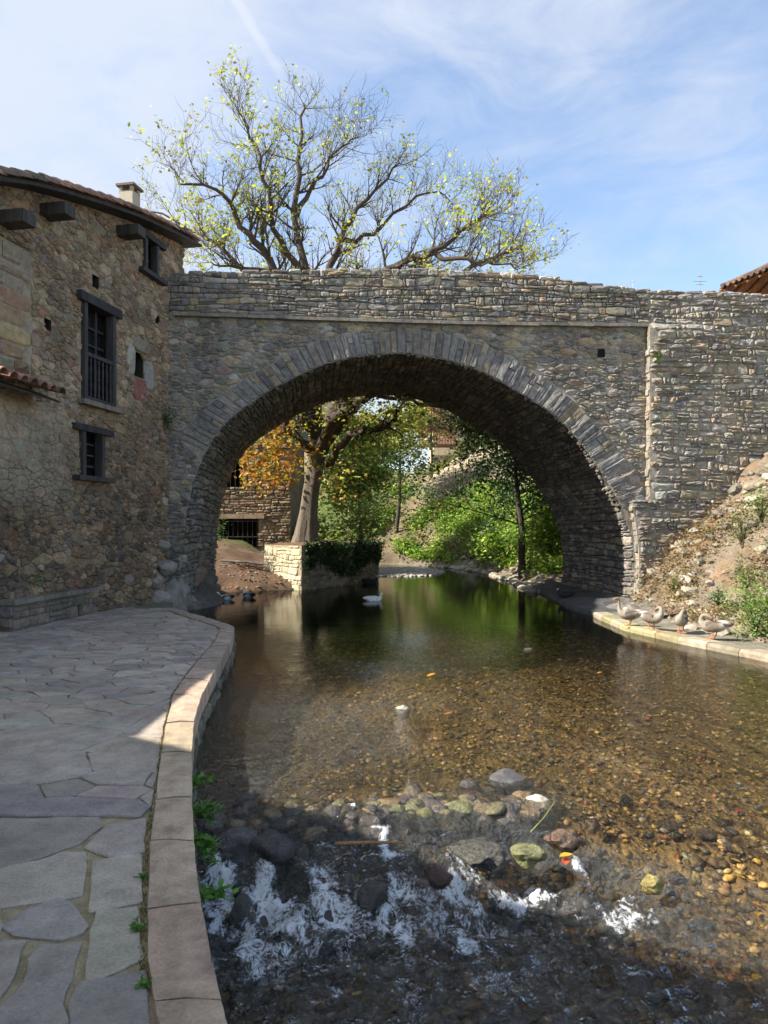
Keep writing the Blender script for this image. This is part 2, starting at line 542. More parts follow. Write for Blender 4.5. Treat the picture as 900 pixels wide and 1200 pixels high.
# ------------------------------------------------------------------ BRIDGE
BR = Frame(-4.8, 17.0, math.radians(5))
BW = 5.32
bridge = empty('stone_bridge', 'old arched rubble stone bridge spanning the river between house and bank', 'bridge')
def resample(P, n):
    P = np.asarray(P, float); d = np.concatenate([[0], np.cumsum(np.hypot(*np.diff(P, axis=0).T))])
    q = np.linspace(0, d[-1], n)
    return np.stack([np.interp(q, d, P[:, 0]), np.interp(q, d, P[:, 1])], 1)
def smoothline(P, it=3):
    P = np.asarray(P, float)
    for _ in range(it):
        Q = P.copy(); Q[1:-1] = 0.25 * P[:-2] + 0.5 * P[1:-1] + 0.25 * P[2:]; P = Q
    return P
intr_px = [(209, 735), (211, 690), (214, 650), (219, 600), (228, 560), (242, 527), (252, 511), (263, 496), (280, 482), (300, 468), (320, 456), (340, 445), (376, 428), (416, 418), (472, 414), (520, 421), (560, 433), (600, 455), (640, 480), (665.7, 501), (683, 523), (695, 540), (708, 559), (717, 575), (726, 589), (733, 603), (739, 622), (743, 641), (745, 661), (745, 690), (744, 740)]
INTR = smoothline(resample([BR.px(*p) for p in intr_px], 160), 6)
ext_px = [(209, 513), (223, 493), (241, 477), (262, 460), (290, 440), (335, 415), (376, 397), (412, 391), (472, 387), (520, 390), (560, 399), (600, 418), (628, 437), (661, 457), (675, 473), (689, 487), (710, 511), (726, 529), (742, 548), (752, 565), (757, 586)]
EXTR = smoothline(resample([BR.px(*p) for p in ext_px], 120), 3)
crown_i = int(np.argmax(INTR[:, 1]))
sL, sR = INTR[:, 0].min(), INTR[:, 0].max()
il = INTR[:crown_i + 1]; ir = INTR[crown_i:]
def intr_t(s):
    if s <= INTR[0, 0] or s >= INTR[-1, 0]: return -1.0
    return float(np.interp(s, INTR[:, 0], INTR[:, 1]))
top_px = [(190, 322), (212, 321), (350, 318), (500, 316), (560, 320), (640, 326), (700, 335), (757, 341), (830, 346), (900, 350), (1050, 360)]
TOP = np.array([BR.px(*p) for p in top_px])
def top_t(s): return float(np.interp(s, TOP[:, 0], TOP[:, 1])) + 0.03 * n3(s * 2.3, 4.4)
str_px = [(190, 369), (212, 370), (300, 373), (380, 376), (560, 381), (757, 383)]
STR = np.array([BR.px(*p) for p in str_px])
def str_t(s): return float(np.interp(s, STR[:, 0], STR[:, 1]))
s757 = BR.px(757, 480)[0]
t590 = BR.px(757, 588)[1]
arch_poly = np.vstack([INTR, [[INTR[-1, 0], -3], [INTR[0, 0], -3]]])
def in_polys(Q, poly):
    x, y = Q[:, 0][:, None], Q[:, 1][:, None]
    xi, yi = poly[:, 0][None], poly[:, 1][None]; xj, yj = np.roll(poly[:, 0], 1)[None], np.roll(poly[:, 1], 1)[None]
    with np.errstate(divide='ignore', invalid='ignore'):
        c = ((yi > y) != (yj > y)) & (x < (xj - xi) * (y - yi) / (yj - yi) + xi)
    return c.sum(1) % 2 == 1
ring_poly = np.vstack([EXTR, INTR[::-1][np.argmin(np.hypot(*(INTR[::-1] - EXTR[-1]).T)):][:0], np.array([INTR[i] for i in range(len(INTR) - 1, -1, -1) if INTR[i, 1] > BR.px(230, 540)[1]])])
def push_ring(Q):
    A = in_polys(np.vstack([Q, Q.mean(0)]), ring_poly); B = in_polys(np.vstack([Q, Q.mean(0)]), arch_poly)
    if A[-1] or B[-1]: return None
    if not (A.any() or B.any()): return Q
    Q = Q.copy()
    for k in range(len(Q)):
        if A[k] or B[k]:
            src = EXTR if A[k] else INTR
            i = int(np.argmin(np.hypot(*(src - Q[k]).T))); Q[k] = src[i]
    return Q
# masonry body: front and back faces, barrel, deck
ss = sorted(set([-0.6, -0.3] + list(np.arange(0, sL, 0.2)) + list(INTR[:, 0]) + list(np.arange(sR + .01, 16.5, 0.3))))
mort_c = (0.33, 0.30, 0.25)
mb = MB()
for depth, fl in ((0.0, False), (-BW, True)):
    P, Fc = sheet(BR, ss, lambda s: (intr_t(s), top_t(s)), 24, h=depth, rough=0.02 if not fl else 0)
    if fl: Fc = [f[::-1] for f in Fc]
    mb.add(P, Fc, mort_c)
nd = 10
V = []
for p in INTR:
    for j in range(nd + 1): V.append(BR(p[0], p[1], -BW * j / nd)[0])
Fc = [(i * (nd + 1) + j, i * (nd + 1) + j + 1, (i + 1) * (nd + 1) + j + 1, (i + 1) * (nd + 1) + j) for i in range(len(INTR) - 1) for j in range(nd)]
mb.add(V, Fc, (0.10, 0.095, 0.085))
mb.build('masonry_core', M['mortar'], bridge)
# parapet thickness and road deck
mb = MB()
for s in np.arange(-0.3, 16, 0.4):
    pass
V = []; 
ds = np.arange(-0.4, 16.4, 0.4)
for s in ds:
    t = top_t(s)
    for (d, tt) in ((0, t), (-0.42, t), (-0.42, t - 1.15), (-BW + .42, t - 1.15), (-BW + .42, t), (-BW, t)):
        V.append(BR(s, tt, d)[0])
Fc = [(i * 6 + j, (i + 1) * 6 + j, (i + 1) * 6 + j + 1, i * 6 + j + 1) for i in range(len(ds) - 1) for j in range(5)]
mb.add(V, Fc, mort_c)
mb.build('parapet_deck', M['mortar'], bridge)

pal_bridge = [(5, (.265, .24, .20)), (3, (.215, .20, .18)), (2.4, (.33, .27, .185)), (1.2, (.165, .16, .155)), (1.1, (.38, .285, .165)), (0.9, (.42, .39, .33)), (0.7, (.24, .175, .135))]
pal_vous = [(4, (.225, .215, .205)), (3, (.27, .25, .22)), (1.6, (.17, .165, .165)), (1, (.28, .24, .175))]
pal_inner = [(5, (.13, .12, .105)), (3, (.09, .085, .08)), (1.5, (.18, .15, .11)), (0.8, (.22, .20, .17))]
stones = []
pal_bridge = grey(pal_bridge)
rnd = random.Random(11)
hole = BR.px(704, 414)
holes = [(hole[0] - .09, hole[0] + .09, hole[1] - .1, hole[1] + .1)]
rp = rect_push(holes)
def pf(Q):
    Q = push_ring(Q)
    if Q is None: return None
    return rp(Q)
for P in voronoi(-0.5, s757 + 0.1, -0.6, 8.5, 0.135, 1.95, rnd, vary=.68):
    c = P.mean(0)
    if c[1] > str_t(c[0]) - 0.06: continue
    if c[0] > s757 - 0.02 or c[0] < -0.45: continue
    if c[1] < t590 and c[0] > 9.5: continue
    P[:, 0] = np.clip(P[:, 0], -0.5, s757 + .02)
    P[:, 1] = np.minimum(P[:, 1], str_t(c[0]) - .005)
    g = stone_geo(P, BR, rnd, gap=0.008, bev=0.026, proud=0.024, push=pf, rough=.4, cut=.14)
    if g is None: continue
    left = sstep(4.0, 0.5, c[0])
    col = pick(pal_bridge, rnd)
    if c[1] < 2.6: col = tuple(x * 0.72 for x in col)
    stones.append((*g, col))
# parapet band
for P in rows(-0.5, s757 + .3, 7.0, 9.2, 0.115, 2.3, rnd, seed=7.0, wob=0.55):
    c = P.mean(0); tt = top_t(c[0])
    if c[1] < str_t(c[0]) + 0.06 or c[1] > tt - 0.01 or c[0] > s757 + .05: continue
    P[:, 1] = np.maximum(P[:, 1], str_t(c[0]) + .075); P[:, 1] = np.minimum(P[:, 1], tt + .03)
    P[:, 0] = np.clip(P[:, 0], -0.5, s757 + .12)
    g = stone_geo(P, lambda s, t, h: BR(s, t, np.asarray(h) + .03), rnd, gap=0.007, bev=0.022, proud=0.026, base=-.06, rough=.3)
    if g: stones.append((*g, tuple(x * .95 for x in pick(pal_bridge, rnd))))
# rough capping stones along the parapet
s = -0.1
while s < 16:
    w = rnd.uniform(0.16, 0.42); t = top_t(s + w / 2); hh = rnd.uniform(0.015, 0.075)
    P = np.array([(s, t - .05), (s + w, t - .05), (s + w - rnd.uniform(0, .04), t + hh), (s + rnd.uniform(0, .04), t + hh * rnd.uniform(.6, 1.0))])
    g = stone_geo(P, lambda a, b, h: BR(a, b, np.asarray(h) + .02), rnd, gap=0.004, bev=.03, proud=0.025, base=-0.45, cut=.12, rough=.4)
    if g: stones.append((*g, tuple(x * 1.08 for x in pick(pal_bridge, rnd))))
    s += w
# voussoirs
n_v = 82
acc = [0.0]
while acc[-1] < 1: acc.append(acc[-1] + rnd.uniform(0.7, 1.35) / n_v)
acc = [a / acc[-1] for a in acc]
il0 = int(np.argmin(np.hypot(*(INTR - np.array(BR.px(242, 527))).T)))
il1 = int(np.argmin(np.hypot(*(INTR - np.array(BR.px(731, 592))).T)))
IR = resample(INTR[il0:il1 + 1], 400); ER = resample(EXTR, 400)
vous = []
for a, b in zip(acc[:-1], acc[1:]):
    def pt(f, q):
        i = f * 399; i0 = int(min(i, 398)); fr = i - i0
        A = IR[i0] * (1 - fr) + IR[i0 + 1] * fr; B = ER[i0] * (1 - fr) + ER[i0 + 1] * fr
        return A * (1 - q) + B * q
    q1 = rnd.uniform(0.9, 1.04)
    segs = [(0, q1)] if rnd.random() < 0.75 else [(0, rnd.uniform(.4, .7)), (None, q1)]
    lastq = 0
    for (u0, u1) in segs:
        u0 = lastq if u0 is None else u0; lastq = u1
        P = np.array([pt(a, u0), pt((a + b) / 2, u0), pt(b, u0), pt(b, u1), pt((a + b) / 2, u1 + .02), pt(a, u1)])
        # shrink along the ring
        c = P.mean(0); P = c + (P - c) * np.array((0.97, 0.97))
        g = stone_geo(P, BR, rnd, gap=0.008, bev=0.014, proud=0.032, base=-0.05, rough=.2, cut=.1)
        if g: vous.append((*g, pick(pal_vous, rnd)))
for V, Fc, col in vous: MB().add(V, Fc, col).build('voussoir', M['bridge_stone'], bridge, center=True)
# underside of the barrel: stones laid along the curve
arcl = np.concatenate([[0], np.cumsum(np.hypot(*np.diff(INTR, axis=0).T))])
tang = np.gradient(INTR, axis=0); tang /= np.hypot(*tang.T)[:, None]
nrmI = np.stack([tang[:, 1], -tang[:, 0]], 1)      # points into the opening
def barrel(d, a, h):
    d = np.asarray(d); a = np.asarray(a); h = np.asarray(h) + 0 * a
    s = np.interp(a, arcl, INTR[:, 0]) + np.interp(a, arcl, nrmI[:, 0]) * h
    t = np.interp(a, arcl, INTR[:, 1]) + np.interp(a, arcl, nrmI[:, 1]) * h
    return BR(s, t, -d)
for P in rows(0.0, BW, 0.0, arcl[-1], 0.14, 2.1, rnd, seed=13.0):
    c = P.mean(0)
    if not (0.02 < c[0] < BW and 0.02 < c[1] < arcl[-1] - .02): continue
    P[:, 0] = np.clip(P[:, 0], 0.0, BW)
    z = np.interp(c[1], arcl, INTR[:, 1])
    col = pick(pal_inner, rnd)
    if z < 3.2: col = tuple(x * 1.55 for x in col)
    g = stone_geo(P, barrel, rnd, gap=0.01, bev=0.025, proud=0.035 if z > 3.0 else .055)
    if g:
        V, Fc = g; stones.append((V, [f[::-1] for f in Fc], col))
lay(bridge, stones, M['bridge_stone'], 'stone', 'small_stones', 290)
# string course: flat ledge stones
s = -0.05
while s < s757 - 0.05:
    w = rnd.uniform(0.45, 1.1); e = min(s + w, s757 + .02); t = str_t((s + e) / 2)
    mb = MB(); c = BR((s + e) / 2, t + 0.015, 0.03)[0]
    mb.box(c, (e - s - .012, 0.22, 0.075 * rnd.uniform(.9, 1.1)), math.radians(5) + rnd.uniform(-.004, .004), pick([(1, (.20, .195, .18)), (1, (.24, .22, .19))], rnd))
    mb.build('ledge_stone', M['bridge_stone'], bridge, center=True)
    s = e
# putlog hole: a near-black block paints the shade inside it
mb = MB(); c = BR(hole[0], hole[1], -.1)[0]; mb.box(c, (.17, .3, .19), math.radians(5), (.01, .01, .01)); mb.build('drain_hole', M['dark'], bridge, center=True)

# ------------------------------------------------------------------ RIGHT WALL (stands proud of the spandrel)
PR = 0.21
rwall = empty('retaining_wall', 'tall rubble retaining wall joining the bridge end beside the dry bank', 'stone wall')
RW0 = Frame(*(BR(0, 0, PR)[0][:2]), math.radians(5))
def RW(s, t, h=0.0):
    s = np.asarray(s, float); t = np.asarray(t, float)
    k = sstep(str_t(s757) - .10, str_t(s757) + .12, t) * sstep(s757 + 2.2, s757 + .1, s)
    return RW0(s, t, np.asarray(h, float) - k * (PR - .035))
def rw_left(t): return (s757 if t > t590 else float(np.interp(t, [-1, 0.2, 1.0, 1.6, t590], [INTR[-1, 0] - .02] * 2 + [sR, sR - .02, sR - .18])))
def rw_left_px(t): return rw_left(t)
mb = MB()
for (t0, t1) in ((-1.0, t590), (t590, 9.3)):
    n = 14 if t0 < 0 else 90
    tsq = np.linspace(t0, t1, n)
    L = [rw_left(min(max(t, t0 + 1e-3), t1 - (0 if t0 > 0 else 1e-3))) for t in tsq]
    cols_ = np.linspace(0, 1, 30)
    V = []
    for f in cols_:
        for t, l in zip(tsq, L):
            s = l + f * (17 - l)
            tt = min(t, top_t(s))
            V.append(RW(s, tt, 0.0)[0])
    Fc = [(i * n + j, (i + 1) * n + j, (i + 1) * n + j + 1, i * n + j + 1) for i in range(29) for j in range(n - 1)]
    mb.add(V, Fc, mort_c)
    V = []
    for t, l in zip(tsq, L):
        tt = min(t, top_t(l)); V += [RW(l, tt, 0)[0], RW(l, tt, -PR - .05)[0]]
    Fc = [(2 * j, 2 * j + 2, 2 * j + 3, 2 * j + 1) for j in range(n - 1)]
    mb.add(V, Fc, (.30, .27, .22))
mb.add([RW(s757 + .02, t590, 0)[0], RW(s757 + .02, t590, -PR)[0], RW(rw_left(t590 - .01), t590, -PR)[0], RW(rw_left(t590 - .01), t590, 0)[0]], [(0, 1, 2, 3)], (.38, .35, .3))
V = [RW(s, top_t(s), h)[0] for s in np.arange(s757, 17, .4) for h in (0.0, -PR - .02)]
mb.add(V, [(2 * j, 2 * j + 2, 2 * j + 3, 2 * j + 1) for j in range(len(V) // 2 - 1)], mort_c)
mb.build('masonry_core', M['mortar'], rwall)
stones = []
pal_rw = [(5, (.30, .265, .215)), (2, (.23, .21, .185)), (2.8, (.32, .265, .185)), (1.4, (.37, .28, .165)), (0.8, (.40, .38, .33)), (1, (.14, .145, .155))]
pal_rw = grey(pal_rw, .3)
for P in rows(9.0, 17, -0.8, 9.0, 0.15, 1.9, rnd, seed=21.0, wob=.5, split=.3):
    c = P.mean(0); tt = top_t(c[0])
    l = rw_left(c[1])
    if c[0] < l + .03 or c[1] > tt - .02: continue
    P[:, 0] = np.maximum(P[:, 0], l + .0); P[:, 1] = np.minimum(P[:, 1], tt + .02)
    g = stone_geo(P, RW, rnd, gap=0.011, bev=0.032, proud=0.040, rough=.4)
    if g:
        col = pick(pal_rw, rnd)
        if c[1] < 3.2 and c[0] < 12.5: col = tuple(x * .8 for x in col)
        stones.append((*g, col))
# jamb stones on the lit edge
for (ta, tb) in ((0.0, t590 - .03), (t590 + .03, BR.px(757, 384)[1])):
    t = ta
    while t < tb:
        h_ = min(rnd.uniform(.05, .26), tb - t + .02); l = rw_left(t + h_ / 2) + rnd.uniform(-.025, .03)
        P = np.array([(-PR - .0, t), (rnd.uniform(-.05, .02), t), (rnd.uniform(-.05, .02), t + h_), (-PR, t + h_)])
        def side(a, b, h, l=l): return RW(np.full(len(np.atleast_1d(a)), 1.0) * l - np.asarray(h) * 1.0, b, a)
        g = stone_geo(P, side, rnd, gap=.004, bev=.02, proud=.018, rough=.5, cut=.1)
        if g: 
            V, Fc = g; stones.append((V, Fc, pick([(2, (.28, .25, .20)), (1, (.23, .21, .17)), (1, (.30, .24, .17))], rnd)))
        t += h_
s = s757
while s < 16.5:
    w = rnd.uniform(0.16, 0.42); t = top_t(s + w / 2); hh = rnd.uniform(0.015, 0.075)
    P = np.array([(s, t - .06), (s + w, t - .06), (s + w - rnd.uniform(0, .04), t + hh), (s + rnd.uniform(0, .04), t + hh * rnd.uniform(.6, 1.0))])
    g = stone_geo(P, RW, rnd, gap=0.004, bev=.03, proud=0.03, base=-0.3, cut=.12, rough=.4)
    if g: stones.append((*g, tuple(x * 1.1 for x in pick(pal_rw, rnd))))
    s += w
lay(rwall, stones, M['bridge_stone'], 'stone', 'small_stones', 295)

# ------------------------------------------------------------------ HOUSE on the left
HW = Frame(-8.39, 0.0, math.atan2(0.98, 0.196))      # wall facing the river
HA = math.atan2(0.98, 0.196)
house = empty('stone_house', 'tall brown rubble stone house with tiled roof joined to the left bridge end', 'house')
HA0 = math.atan2(0.98, 0.196)
rake_px = [(-60, 196), (0, 211), (40, 216), (83, 227), (125, 240), (167, 255), (210, 275), (237, 289)]
OH = 0.38
HE = Frame(*(HW(0, 0, OH)[0][:2]), HA0)
RAKE = np.array([HE.px(*p) for p in rake_px])
s_c = HW.px(-14, 600)[0]; s_e = HW.px(206, 500)[0] + 0.35
def rake_t(s): return float(np.interp(s, RAKE[:, 0], RAKE[:, 1]))
def hrect(x0, y0, x1, y1):
    a = HW.px(x0, (y0 + y1) / 2)[0]; b = HW.px(x1, (y0 + y1) / 2)[0]
    xm = (x0 + x1) / 2
    return (a, b, HW.px(xm, y1)[1], HW.px(xm, y0)[1])
R_big = hrect(95, 362, 132, 474)
R_small = hrect(93, 507, 119, 559)
R_up = hrect(167, 283, 183, 322)
R_vent = hrect(157, 414, 168, 442)
R_h1 = hrect(108, 323, 116, 338); R_h2 = hrect(52, 374, 60, 387); R_h3 = hrect(182, 370, 187, 380)
wins = [R_big, R_small, R_up, R_vent, R_h1, R_h2, R_h3]
br = sorted(set(list(np.arange(s_c, s_e, 0.22)) + [s_e] + [w[0] for w in wins] + [w[1] for w in wins]))
tb = sorted(set(list(np.arange(-0.4, 10.5, 0.22)) + [w[2] for w in wins] + [w[3] for w in wins]))
mb = MB()
V = []; nt_ = len(tb)
for s in br:
    for t in tb: V.append(HW(s, min(t, rake_t(s)), 0.012 * n3(s * 3, t * 3))[0])
Fc = []
for i in range(len(br) - 1):
    for j in range(nt_ - 1):
        cs, ct = (br[i] + br[i + 1]) / 2, (tb[j] + tb[j + 1]) / 2
        if any(w[0] < cs < w[1] and w[2] < ct < w[3] for w in wins): continue
        if tb[j] > rake_t(cs) + .3: continue
        a = i * nt_ + j; Fc.append((a, a + nt_, a + nt_ + 1, a + 1))
hm_c = (.34, .28, .20)
colV = np.array([hm_c if p[2] > 3.1 else (.17, .14, .105) for p in V])
mb.add(V, Fc, colV)
# recess sides and dark backs
for w in wins:
    a, b, c, d = w; dp = -0.30
    q = [HW(a, c, 0)[0], HW(b, c, 0)[0], HW(b, d, 0)[0], HW(a, d, 0)[0], HW(a, c, dp)[0], HW(b, c, dp)[0], HW(b, d, dp)[0], HW(a, d, dp)[0]]
    mb.add(q, [(0, 1, 5, 4), (1, 2, 6, 5), (2, 3, 7, 6), (3, 0, 4, 7), (4, 5, 6, 7)], (.04, .035, .03))
# end wall facing the camera and back volume
c0 = HW(s_c, 0, 0)[0]; dl = HW.n * -1
W2 = 5.0
zz = rake_t(s_c)
mb.add([HW(s_c, -0.3, 0)[0], HW(s_c, zz, 0)[0], HW(s_c, zz, -W2)[0], HW(s_c, -0.3, -W2)[0]], [(0, 1, 2, 3)], hm_c)
mb.add([HW(s_e, -0.3, 0)[0], HW(s_e, rake_t(s_e), 0)[0], HW(s_e, rake_t(s_e), -W2)[0], HW(s_e, -0.3, -W2)[0]], [(3, 2, 1, 0)], hm_c)
mb.add([HW(s_c, -0.3, -W2)[0], HW(s_c, zz, -W2)[0], HW(s_e, rake_t(s_e), -W2)[0], HW(s_e, -0.3, -W2)[0]], [(0, 1, 2, 3)], hm_c)
mb.build('wall', M['mortar'], house)
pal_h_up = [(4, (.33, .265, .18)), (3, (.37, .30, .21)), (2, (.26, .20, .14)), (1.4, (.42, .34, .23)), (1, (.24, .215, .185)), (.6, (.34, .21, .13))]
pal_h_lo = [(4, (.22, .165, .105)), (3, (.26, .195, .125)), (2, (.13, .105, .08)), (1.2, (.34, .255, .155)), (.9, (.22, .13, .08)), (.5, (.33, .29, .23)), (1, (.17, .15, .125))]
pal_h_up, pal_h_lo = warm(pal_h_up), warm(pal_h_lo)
quoin_edge = HW.px(36, 400)[0]
rq = rect_push(wins)
stones = []
rnd = random.Random(23)
for P in voronoi(s_c - .1, s_e + .1, -0.4, 9.6, 0.15, 1.55, rnd, vary=0.72, smin=lambda s, t: 1.25 if t < 1.2 else 1.0):
    c = P.mean(0)
    if c[0] < s_c + .02 or c[0] > s_e - .02 or c[1] > rake_t(c[0]) - .03: continue
    if c[0] < quoin_edge - .05 and 4.3 < c[1] < 6.6: continue
    P[:, 0] = np.clip(P[:, 0], s_c, s_e + .1); P[:, 1] = np.minimum(P[:, 1], rake_t(c[0]) + .02)
    if c[0] < quoin_edge + .3 and 4.3 < c[1] < 6.6: P[:, 0] = np.maximum(P[:, 0], quoin_edge)
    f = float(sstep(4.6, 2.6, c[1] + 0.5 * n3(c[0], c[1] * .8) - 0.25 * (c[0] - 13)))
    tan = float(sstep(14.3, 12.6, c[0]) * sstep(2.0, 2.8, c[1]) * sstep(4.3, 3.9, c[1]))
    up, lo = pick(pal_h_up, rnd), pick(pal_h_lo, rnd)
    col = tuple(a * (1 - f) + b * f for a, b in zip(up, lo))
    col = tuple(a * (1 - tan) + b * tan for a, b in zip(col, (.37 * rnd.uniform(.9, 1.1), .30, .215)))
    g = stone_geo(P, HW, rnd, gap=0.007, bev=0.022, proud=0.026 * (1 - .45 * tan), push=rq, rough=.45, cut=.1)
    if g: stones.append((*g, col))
# return wall stones (faces the camera, only a sliver shows)
EW = lambda a, b, h: HW(np.full(len(np.atleast_1d(a)), s_c) - np.asarray(h), b, -np.asarray(a))
for P in voronoi(0, 2.6, 0, 7.4, 0.2, 1.3, rnd):
    c = P.mean(0)
    if 0.05 < c[0] < 2.6 and c[1] < zz:
        g = stone_geo(P, EW, rnd, gap=.01, bev=.02, proud=.04)
        if g: stones.append((g[0], [f[::-1] for f in g[1]], pick(pal_h_up, rnd)))
lay(house, stones, M['house_stone'], 'stone', 'small_stones', 260)
# quoins
t = 4.3; k = 0
pal_q = [(2, (.26, .17, .11)), (1, (.36, .25, .13)), (2, (.27, .225, .165)), (1, (.20, .16, .13))]
while t < 6.6:
    h_ = rnd.uniform(.15, .34); wq = (quoin_edge - s_c) * (1.0 if k % 2 else .82) + rnd.uniform(-.05, .05)
    cuts = [0, 1] if rnd.random() < .35 else [0, rnd.uniform(.35, .65), 1]
    for f0_, f1_ in zip(cuts[:-1], cuts[1:]):
        P = np.array([(s_c + wq * f0_, t), (s_c + wq * f1_, t + rnd.uniform(-.015, .015)), (s_c + wq * f1_ - rnd.uniform(0, .03), min(t + h_, 6.62)), (s_c + wq * f0_, min(t + h_, 6.62))])
        g = stone_geo(P, HW, rnd, gap=.012, bev=.04, proud=.03, rough=.5, cut=.12)
        MB().add(*g, pick(pal_q, rnd)).build('quoin_stone', M['house_stone'], house, center=True)
    t += h_; k += 1

def hbox(mb, s, t, h, ls, lh, lt, col, tilt=0.0):
    """box centred at (s,t,h) on the house wall: ls along, lh out, lt high"""
    from mathutils import Euler
    R = Euler((0, -tilt, 0)) if tilt else None
    c = HW(s, t, h)[0]
    return mb.box(c, (ls, lh, lt), HA, col, rot=R)
DK = (.035, .034, .036); DK2 = (.055, .052, .052)
def window(rect, lintel_over, lintel_h, sill=True, kind='small', tilt=0.0, lab=None):
    a, b, c, d = rect; m = (a + b) / 2; w = b - a; hgt = d - c
    fr = empty('window', parent=house)
    if lab: fr['label'] = lab
    mb = MB(); hbox(mb, m, d + lintel_h / 2 - .01, .02, w + 2 * lintel_over, .20, lintel_h, DK, tilt); mb.build('lintel', M['timber'], fr)
    for sx_ in (a + .045, b - .045):
        mb = MB(); hbox(mb, sx_, (c + d) / 2, .0, .10, .16, hgt, DK2); mb.build('jamb', M['timber'], fr)
    if sill:
        mb = MB(); hbox(mb, m, c - .04, .05, w + 2 * lintel_over * .9, .24, .09, DK2 if kind != 'big' else (.22, .19, .15)); mb.build('sill', M['timber'], fr)
    mb = MB(); hbox(mb, m, (c + d) / 2, -.20, w - .18, .02, hgt - .02, (.02, .022, .026)); mb.build('pane', M['glass'], fr)
    return fr, a, b, c, d, m, w, hgt
fr, a, b, c, d, m, w, hgt = window(R_big, .17, .17, kind='big', tilt=0.0, lab='tall dark window with turned baluster rail')
for f in (0.33, 0.66):
    mb = MB(); hbox(mb, a + w * f, (c + d) / 2 + .1, -.16, .06, .05, hgt - .2, DK); mb.build('mullion', M['timber'], fr)
for f in (0.62, 0.80):
    mb = MB(); hbox(mb, m, c + hgt * f, -.157, w - .2, .04, .045, DK); mb.build('glazing_bar', M['timber'], fr)
mb = MB(); hbox(mb, m, c + hgt * .48, .03, w - .18, .08, .07, DK2); mb.build('handrail', M['timber'], fr)
mb = MB(); hbox(mb, m, c + .06, .03, w - .18, .08, .07, DK2); mb.build('bottom_rail', M['timber'], fr)
nb = 7
for k in range(nb):
    sx_ = a + .13 + (w - .26) * k / (nb - 1); t0, t1 = c + .09, c + hgt * .46
    pts = []; rr = []
    for q, r in ((0, .02), (.08, .026), (.14, .014), (.3, .026), (.45, .015), (.5, .026), (.55, .015), (.7, .026), (.86, .014), (.92, .026), (1, .02)):
        pts.append(Vector(HW(sx_, t0 + (t1 - t0) * q, .03)[0])); rr.append(r)
    MB().tube(pts, rr, 7, DK2).build('baluster', M['timber'], fr, smooth=True)
fr, a, b, c, d, m, w, hgt = window(R_small, .26, .12, lab='small dark shuttered window low on the wall')
for f in (0.25, .5, 0.75):
    mb = MB(); hbox(mb, m, c + hgt * f, -.12, w - .2, .03, .03, DK2); mb.build('glazing_bar', M['timber'], fr)
mb = MB(); hbox(mb, m, (c + d) / 2, -.117, .035, .03, hgt - .05, DK2); mb.build('mullion', M['timber'], fr)
fr, a, b, c, d, m, w, hgt = window(R_up, .26, .13, lab='small dark window under the eaves beside the bridge')
for f in (.5,):
    mb = MB(); hbox(mb, m, c + hgt * f, -.12, w - .2, .03, .03, DK2); mb.build('glazing_bar', M['timber'], fr)
mb = MB(); hbox(mb, m, (c + d) / 2, -.117, .035, .03, hgt - .05, DK2); mb.build('mullion', M['timber'], fr)
# vent with dressed blocks and one red block
a, b, c, d = R_vent
for (nm, rr_, colq) in (('dressed_block', (a - .30, a - .01, c - .03, d + .1), (.36, .33, .28)), ('dressed_block', (b + .01, b + .40, c - .2, d - .08), (.33, .32, .30)), ('red_block', (a - .08, b + .12, c - .52, c - .03), (.30, .12, .10)), ('dressed_block', (a - .08, b + .25, d + .02, d + .33), (.27, .23, .18))):
    P = np.array([(rr_[0], rr_[2]), (rr_[1], rr_[2]), (rr_[1], rr_[3]), (rr_[0], rr_[3])])
    g = stone_geo(P, HW, rnd, gap=.006, bev=.02, proud=.055, rough=.05)
    MB().add(*g, colq).build(nm, M['house_stone'], house, center=True)
# purlin ends under the verge
for (x, y, wpx) in ((2, 257, 34), (52, 248, 38), (140, 272, 28)):
    s_, t_ = HW.px(x, y); 
    mb = MB(); hbox(mb, s_, t_ - .02, .25, .30, .5, .20, (.05, .042, .036), )
    o = mb.build('roof_beam', M['timber'], house, center=True)
